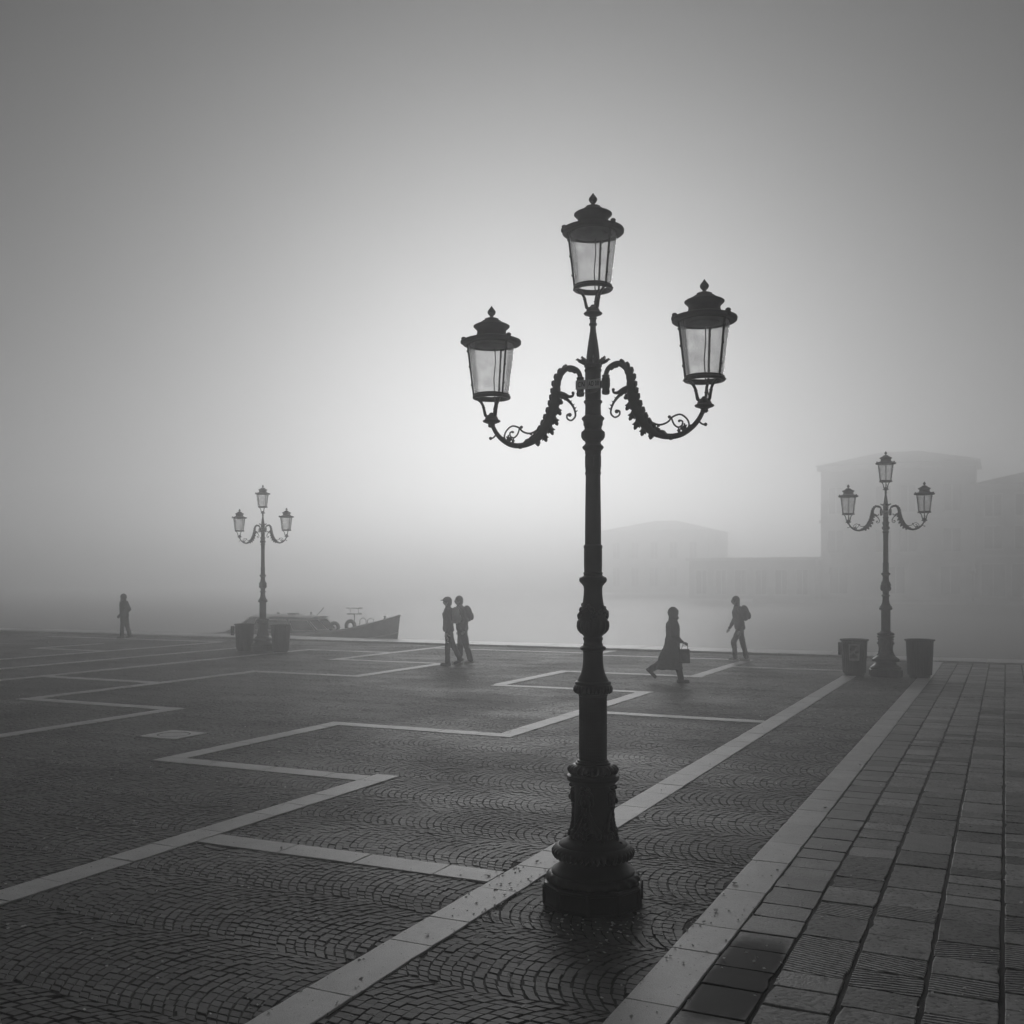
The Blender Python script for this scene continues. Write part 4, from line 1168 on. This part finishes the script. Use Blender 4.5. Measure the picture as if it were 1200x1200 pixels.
person('person', (3.46, 22.5, 0), -.08, 1.63, ((-24, 30, 38), (15, 3)), ((-8, 30, 8), (-4, 62, 6)), 2, {'head': 'hood', 'hem': .56, 'bag': True, 'bulk': 1.08}, 'hooded figure in a long dark coat striding with a bag in hand')
person('person', (6.2, 28.3, 0), L_ - .1, 1.80, ((24, 30, -8), (-11, 3)), ((-14, 26, 8), (10, 20, 8)), 9, {'head': 'long', 'pack': 'cloth_dark', 'packlabel': 'dark backpack worn by the stooping walker in pale shoes', 'trousers': 'cloth_mid', 'shoes': 'shoe_white'}, 'stooping walker in a short dark jacket, lighter trousers and white shoes, mid-stride')

# ------------------------------------------------------------------ BOATS
def hull(name, L, B, D, sheer, mat, parent, n=26, stern_w=.75, draft=.35):
    """bow at +x; z=0 is the waterline"""
    rings = []
    for i in range(n + 1):
        t = i / n; x = -L / 2 + L * t
        w_ = B / 2 * (stern_w + (1 - stern_w) * min(1, t * 2.2)) * (1 - max(0, (t - .45) / .55) ** 2.2)
        w_ = max(w_, .012)
        top = D + sheer * max(0, (t - .25) / .75) ** 2
        xb = x - .28 * max(0, (t - .8) / .2) * (L * .12)
        kw = w_ * (.78 - .45 * max(0, (t - .5) / .5))
        rings.append([Vector((x, w_, top)), Vector((x * .998, w_ * .97, top - .09)), Vector((xb, kw, .05)), Vector((xb, kw * .55, -draft * .7)), Vector((xb, 0, -draft)), Vector((xb, -kw * .55, -draft * .7)), Vector((xb, -kw, .05)), Vector((x * .998, -w_ * .97, top - .09)), Vector((x, -w_, top))])
    m = MB(); k = 9; vs = [p for r in rings for p in r]; fs = []
    for i in range(n):
        for j in range(k - 1): fs.append((i * k + j, i * k + j + 1, (i + 1) * k + j + 1, (i + 1) * k + j))
        fs.append(((i + 1) * k + 0, (i + 1) * k + k - 1, i * k + k - 1, i * k + 0))
    fs.append(tuple(range(k))[::-1]); fs.append(tuple(n * k + j for j in range(k)))
    m.add(vs, fs)
    h = m.build(name, mat, parent, 35)
    return h, rings
def rails(rings, j, r, name, mat, parent, off=0.0, dz=0.0):
    for s_ in (0, 1):
        jj = j if s_ == 0 else 8 - j
        q = MB(); q.tube([p[jj] + Vector((0, off * (1 if s_ == 0 else -1), dz)) for p in rings], r, 7); q.build(name, mat, parent, 60)
BW_ = WATER_Z
# open work boat, bow to the right
pb = W(34.0, -24.4, BW_)
b1 = thing(empty('open_motorboat', pb, -A + rad(4)), 'low open wooden motorboat with a flared bow moored along the quay', 'boat', 'boats moored at the quay')
h1, rg = hull('hull', 6.8, 1.7, .92, .85, 'boat_mid', b1)
rails(rg, 0, .045, 'gunwale', 'boat_white', b1, 0, .02)
q = MB(); q.tube([r[1].lerp(r[2], .34) + Vector((0, .02, 0)) for r in rg], .03, 7); q.build('rubbing_strake', 'boat_white', b1, 60)
q = MB(); q.tube([r[7].lerp(r[6], .34) - Vector((0, .02, 0)) for r in rg], .03, 7); q.build('rubbing_strake', 'boat_white', b1, 60)
for x in (-1.8, -.4): q = MB(); q.box((x, 0, .9), (.28, 1.36, .05)); q.build('thwart', 'boat_dark', b1, 0)
q = MB(); q.box((-3.5, 0, 1.05), (.3, .36, .5)); q.box((-3.62, 0, .5), (.14, .14, .9)); q.box((-3.5, 0, 1.33), (.4, .3, .1)); q.build('outboard_motor', 'boat_dark', b1, 0)
q = MB(); q.lathe([(1.72, .03), (1.75, .06), (1.82, .04), (1.86, .06), (1.88, .05)], 14, c=(2.75, 0, -.1)); q.build('bow_bitt', 'boat_white', b1, 30)
# cabin boat outside it
pc = W(36.6, -28.0, BW_)
b2 = thing(empty('cabin_motorboat', pc, -A + rad(2)), 'cabin motorboat with pale framed windows moored outside the open boat', 'boat', 'boats moored at the quay')
h2, rg2 = hull('hull', 9.6, 2.3, .95, .5, 'boat_mid', b2, stern_w=.85)
rails(rg2, 0, .045, 'gunwale', 'boat_white', b2, 0, .02)
q = MB(); q.tube([r[1].lerp(r[2], .35) + Vector((0, .02, 0)) for r in rg2], .035, 7); q.build('rubbing_strake', 'boat_white', b2, 60)
q = MB(); q.tube([r[7].lerp(r[6], .35) - Vector((0, .02, 0)) for r in rg2], .035, 7); q.build('rubbing_strake', 'boat_white', b2, 60)
# cabin: side walls with window openings, windscreen, roof
cw = .86
def side_poly(m, pts, y, th=.04):
    n_ = len(pts); vs = [(x, y - th / 2, z) for x, z in pts] + [(x, y + th / 2, z) for x, z in pts]
    m.add(vs, [tuple(range(n_)), tuple(range(2 * n_ - 1, n_ - 1, -1))] + [(k, n_ + k, n_ + (k + 1) % n_, (k + 1) % n_) for k in range(n_)])
for s_ in (1, -1):
    m = MB()
    side_poly(m, [(-2.4, .95), (2.5, 1.0), (2.3, 1.28), (-2.3, 1.22)], s_ * cw)
    side_poly(m, [(-2.3, 1.22), (-1.75, 1.23), (-1.55, 1.78), (-2.0, 1.78)], s_ * cw)
    side_poly(m, [(.55, 1.25), (.8, 1.25), (.55, 1.78), (.38, 1.78)], s_ * cw)
    side_poly(m, [(-2.0, 1.78), (1.75, 1.78), (1.65, 1.88), (-1.95, 1.9)], s_ * cw)
    side_poly(m, [(2.15, 1.27), (2.3, 1.28), (1.75, 1.78), (1.66, 1.78)], s_ * cw)
    m.build('cabin_side', 'boat_dark', b2, 0)
    for pts in ([(-1.75, 1.23), (.55, 1.25), (.38, 1.78), (-1.55, 1.78)], [(.8, 1.25), (2.15, 1.27), (1.66, 1.78), (.55, 1.78)]):
        m = MB(); side_poly(m, pts, s_ * cw, .012); wn = m.build('window', 'boat_glass', b2, 0)
        m = MB(); m.tube([(x, s_ * (cw + .03), z) for x, z in pts + [pts[0], pts[1]]], .035, 6); m.build('window_frame', 'boat_white', wn, 60)
m = MB(); m.add([(2.3, -cw, 1.28), (2.3, cw, 1.28), (1.72, cw * .95, 1.8), (1.72, -cw * .95, 1.8), (2.28, -cw, 1.28), (2.28, cw, 1.28), (1.7, cw * .95, 1.8), (1.7, -cw * .95, 1.8)], [(0, 1, 2, 3), (7, 6, 5, 4), (0, 4, 5, 1), (1, 5, 6, 2), (2, 6, 7, 3), (3, 7, 4, 0)])
wn = m.build('windscreen', 'boat_glass', b2, 0)
m = MB(); m.tube([(2.31, -cw, 1.28), (2.31, cw, 1.28), (1.73, cw, 1.8), (1.73, -cw, 1.8), (2.31, -cw, 1.28)], .035, 6); m.tube([(2.31, 0, 1.28), (1.73, 0, 1.8)], .025, 6); m.build('window_frame', 'boat_white', wn, 60)
rings = []
for i in range(13):
    t = i / 12; x = -2.15 + 4.0 * t; h_ = 1.87 + .07 * math.sin(math.pi * t); wd = cw + .07
    rings.append([Vector((x, wd * c_, h_ + .09 * (1 - c_ * c_) + (.03 if k_ else 0))) for k_, cs in ((1, (-1, -.6, 0, .6, 1)), (0, (1, .6, 0, -.6, -1))) for c_ in cs])
m = MB(); m.loft(rings); m.build('roof', 'boat_white', b2, 40)
m = MB(); m.box((.2, 0, 2.09), (.5, .4, .05)); m.box((-.9, .2, 2.1), (.12, .12, .1)); m.lathe([(2.0, .03), (2.14, .03), (2.16, .07), (2.2, .02)], 12, c=(1.3, 0, 0)); m.build('roof_hatch', 'boat_mid', b2, 0)
m = MB(); m.tube([(1.55, .1, 1.95), (1.95, .12, 2.35), (2.0, .12, 2.42)], .02, 6); m.build('roof_antenna', 'boat_dark', b2, 60)
b2.scale = (.82,) * 3
# canvas dodger astern
m = MB(); m.loft([[Vector((x, y * .8, z)) for y, z in ((-1, .95), (-1, h_ * .8 + .2), (-.6, h_), (.6, h_), (1, h_ * .8 + .2), (1, .95))] for x, h_ in ((-4.5, .98), (-3.6, 1.12), (-2.9, 1.5), (-2.42, 1.78))]); m.build('canvas_cover', 'boat_mid', b2, 40)
for (x, y, z, lab_) in ((3.15, -.62, 1.42, 'worn black tyre fender on the cabin boat, the one by the windscreen'), (3.9, -.3, 1.52, 'worn black tyre fender on the cabin boat, the one under the light stand')):
    m = MB(); n_ = 22; R_, r_ = .24, .095
    vs, fs = [], []
    for i in range(n_):
        for j in range(10):
            a_, b_ = 2 * math.pi * i / n_, 2 * math.pi * j / 10
            vs.append((x + (R_ + r_ * math.cos(b_)) * math.cos(a_), y + r_ * math.sin(b_), z + (R_ + r_ * math.cos(b_)) * math.sin(a_)))
            fs.append((i * 10 + j, ((i + 1) % n_) * 10 + j, ((i + 1) % n_) * 10 + (j + 1) % 10, i * 10 + (j + 1) % 10))
    m.add(vs, fs); ty = m.build('tyre_fender', 'rubber', None, 60); ty.location = pc; ty.rotation_euler = (0, 0, -A + rad(2)); ty.scale = (.82,) * 3
    thing(ty, lab_, 'tyre', 'tyre fenders on the boat')
m = MB(); m.box((3.5, 0, 1.22), (1.6, 1.0, .25), None, .85); m.build('foredeck_trunk', 'boat_mid', b2, 0)
m = MB(); m.tube([(3.95, 0, 1.3), (3.95, 0, 2.1)], .03, 8); m.box((3.95, 0, 2.12), (.66, .4, .06)); m.box((3.95, 0, 2.42), (.72, .44, .05))
for dx in (-.25, .25): m.tube([(3.95 + dx, 0, 2.12), (3.95 + dx, 0, 2.42)], .015, 6)
m.build('light_stand', 'boat_white', b2, 0)
for x in (4.45, 4.9):
    m = MB(); m.tube([(x, -.35, 1.25), (x + .05, -.33, 1.85), (x + .2, -.3, 1.95), (x + .35, -.27, 1.85), (x + .4, -.25, 1.3)], .02, 7); m.build('bow_rail', 'boat_mid', b2, 60)

# ------------------------------------------------------------------ FAR BUILDINGS across the canal (u = U_FAR), in local frame x = v, y = u
GBLD = 'buildings across the canal'
def building(name, v0, v1, h, depth, wins, wall, label, roof=None, bands_=(), u0=U_FAR + 6):
    root = thing(empty(name, W(u0, v0, -.45), RZ), label, 'building', GBLD)
    Wd = (v1 - v0) / KB
    root.scale = (KB,) * 3
    xs = sorted({0, Wd} | {round(a_, 3) for q_ in wins for a_ in (q_[0], q_[1])}); zs = sorted({0, h} | {round(a_, 3) for q_ in wins for a_ in (q_[2], q_[3])})
    m = MB()
    for i in range(len(xs) - 1):
        for j in range(len(zs) - 1):
            cx, cz = (xs[i] + xs[i + 1]) / 2, (zs[j] + zs[j + 1]) / 2
            if any(q_[0] < cx < q_[1] and q_[2] < cz < q_[3] for q_ in wins): continue
            m.add([(xs[i], 0, zs[j]), (xs[i + 1], 0, zs[j]), (xs[i + 1], 0, zs[j + 1]), (xs[i], 0, zs[j + 1])], [(0, 1, 2, 3)])
    for (a_, b_, c_, d_) in [q_[:4] for q_ in wins]:
        m.add([(a_, 0, c_), (b_, 0, c_), (b_, 0, d_), (a_, 0, d_), (a_, .35, c_), (b_, .35, c_), (b_, .35, d_), (a_, .35, d_)], [(0, 4, 5, 1), (1, 5, 6, 2), (2, 6, 7, 3), (3, 7, 4, 0)])
    m.add([(0, 0, 0), (0, depth, 0), (0, depth, h), (0, 0, h), (Wd, 0, 0), (Wd, depth, 0), (Wd, depth, h), (Wd, 0, h)], [(0, 3, 2, 1), (4, 5, 6, 7), (1, 2, 6, 5), (3, 7, 6, 2)])
    m.build('wall', wall, root, 0)
    for (a_, b_, c_, d_) in [q_[:4] for q_ in wins]:
        q = MB(); q.box(((a_ + b_) / 2, .33, (c_ + d_) / 2), (b_ - a_, .04, d_ - c_)); wo = q.build('window', 'pane', root, 0)
        q = MB(); q.box(((a_ + b_) / 2, -.08, c_ - .09), (b_ - a_ + .4, .24, .18)); q.build('sill', 'trim', wo, 0)
        q = MB(); t_ = .12
        for (x_, z_, w_, hh) in ((a_ - t_ / 2, (c_ + d_) / 2, t_, d_ - c_), (b_ + t_ / 2, (c_ + d_) / 2, t_, d_ - c_), ((a_ + b_) / 2, d_ + t_ / 2 + .003, b_ - a_ + 2 * t_, t_)): q.box((x_, -.03, z_), (w_, .1, hh))
        q.box(((a_ + b_) / 2, .28, (c_ + d_) / 2), (.08, .05, d_ - c_)); q.build('window_frame', 'trim', wo, 0)
    for (z_, t_, p_) in bands_:
        q = MB(); q.box((Wd / 2, -p_ / 2 + .002, z_), (Wd + p_, p_, t_)); q.build('cornice', 'trim', root, 0)
    if roof == 'hip':
        rh = Wd * .06 + .8; q = MB(); e = .5
        q.add([(-e, -e, h + .01), (Wd + e, -e, h + .01), (Wd + e, depth + e, h + .01), (-e, depth + e, h + .01), (depth * .55, depth / 2, h + rh), (Wd - depth * .55, depth / 2, h + rh)], [(0, 1, 5, 4), (1, 2, 5), (2, 3, 4, 5), (3, 0, 4), (3, 2, 1, 0)])
        q.build('roof', 'tile', root, 0)
    elif roof == 'flat':
        q = MB(); q.box((Wd / 2, depth / 2, h + .15), (Wd + .6, depth + .6, .3)); q.build('roof', 'trim', root, 0)
    return root
def grid_wins(x_list, rows): return [(x - w_ / 2, x + w_ / 2, z0, z1) for (z0, z1, w_) in rows for x in x_list]
def v_at(px, u):                     # lateral position on the far facades of a given bearing
    xr = (px - 600) / 1220; Y = u / (xr * SA + CA); return to_uv(xr * Y, Y)[1]
UF = U_FAR + 6
va, vb = v_at(962, UF), v_at(1142, UF)
Wp = (vb - va) / KB
building('canal_palace', va, vb, 13.4, 9.5, grid_wins([Wp * .1, Wp * .42, Wp * .58, Wp * .86], ((8.6, 11.2, 1.4), (4.7, 6.9, 1.5))) + grid_wins([Wp * .12, Wp * .5, Wp * .85], ((.6, 3.2, 1.7),)), 'plaster', 'tall pale palace with a hipped tiled roof, faint behind the postered bin lamp', 'hip', ((3.7, .3, .3), (4.2, .2, .2), (7.8, .25, .3), (13.1, .5, .6)))
vc = vb + .05; vcc = v_at(1330, UF)
Wr = (vcc - vc) / KB
building('canal_house', vc, vcc, 11.0, 9, grid_wins([Wr * k for k in (.12, .32, .52, .74, .9)], ((8.0, 10.0, 1.4), (4.9, 7.0, 1.5), (.4, 3.4, 2.0))), 'plaster_dark', 'darker lower house with wide ground-floor openings next to the pale palace', 'hip', ((4.2, .25, .25), (10.7, .4, .5)))
ve, vf = v_at(812, UF - 2), v_at(958, UF - 2)
Wl = (vf - ve) / KB
building('landing_pavilion', ve, vf, 3.9, 6, grid_wins([Wl * k for k in (.1, .26, .42, .58, .74, .9)], ((.5, 2.9, 1.1),)), 'plaster_dark', 'low dark flat-roofed waterside pavilion left of the palace', 'flat', (), UF - 4)
vg, vh = v_at(705, UF + 60), v_at(830, UF + 60)
Wg = (vh - vg) / KB
building('colonnaded_church', vg, vh, 9.4, 12, grid_wins([Wg * k for k in (.14, .32, .5, .68, .86)], ((1.0, 3.8, 1.2), (5.2, 7.6, 1.2))), 'plaster', 'very faint pale church-like front with tall windows far behind the pavilion', 'hip', ((4.5, .35, .4), (9.1, .5, .6)), UF + 60)
gl = thing(empty('globe_lamp', W(U_FAR + 1.5, v_at(1140, U_FAR + 1.5), -.45), 0), 'small pale globe lamp on a post across the canal', 'street lamp')
m = MB(); m.lathe([(0, .14), (.3, .08), (3.4, .05), (3.5, .1)], 14); m.build('post', 'iron', gl, 40)
m = MB(); m.ell((0, 0, 3.85), (.36, .36, .4)); m.build('globe', 'white_paint', gl, 60)

# ------------------------------------------------------------------ HAZE
hm = bpy.data.materials.new('fog'); hm.use_nodes = True
hn = hm.node_tree; hn.nodes.remove(hn.nodes['Principled BSDF'])
pv = hn.nodes.new('ShaderNodeVolumePrincipled')
pv.inputs['Color'].default_value = grey(.99); pv.inputs['Density'].default_value = HAZE_DENSITY; pv.inputs['Anisotropy'].default_value = HAZE_G
hn.links.new(pv.outputs[0], hn.nodes['Material Output'].inputs['Volume'])
hz_ = MB(); hz_.box((0, 130, (HAZE_TOP - 3.2) / 2), (800, 720, HAZE_TOP + 3.2))
ho = hz_.build('haze', None, None, 0); ho.data.materials.append(hm)
structure(ho, 'stuff'); ho['label'] = 'even pale morning fog filling the whole square'; ho['category'] = 'fog'
print('COBBLES', NC, 'SLABS', n_slab, 'STONES', len(stones))
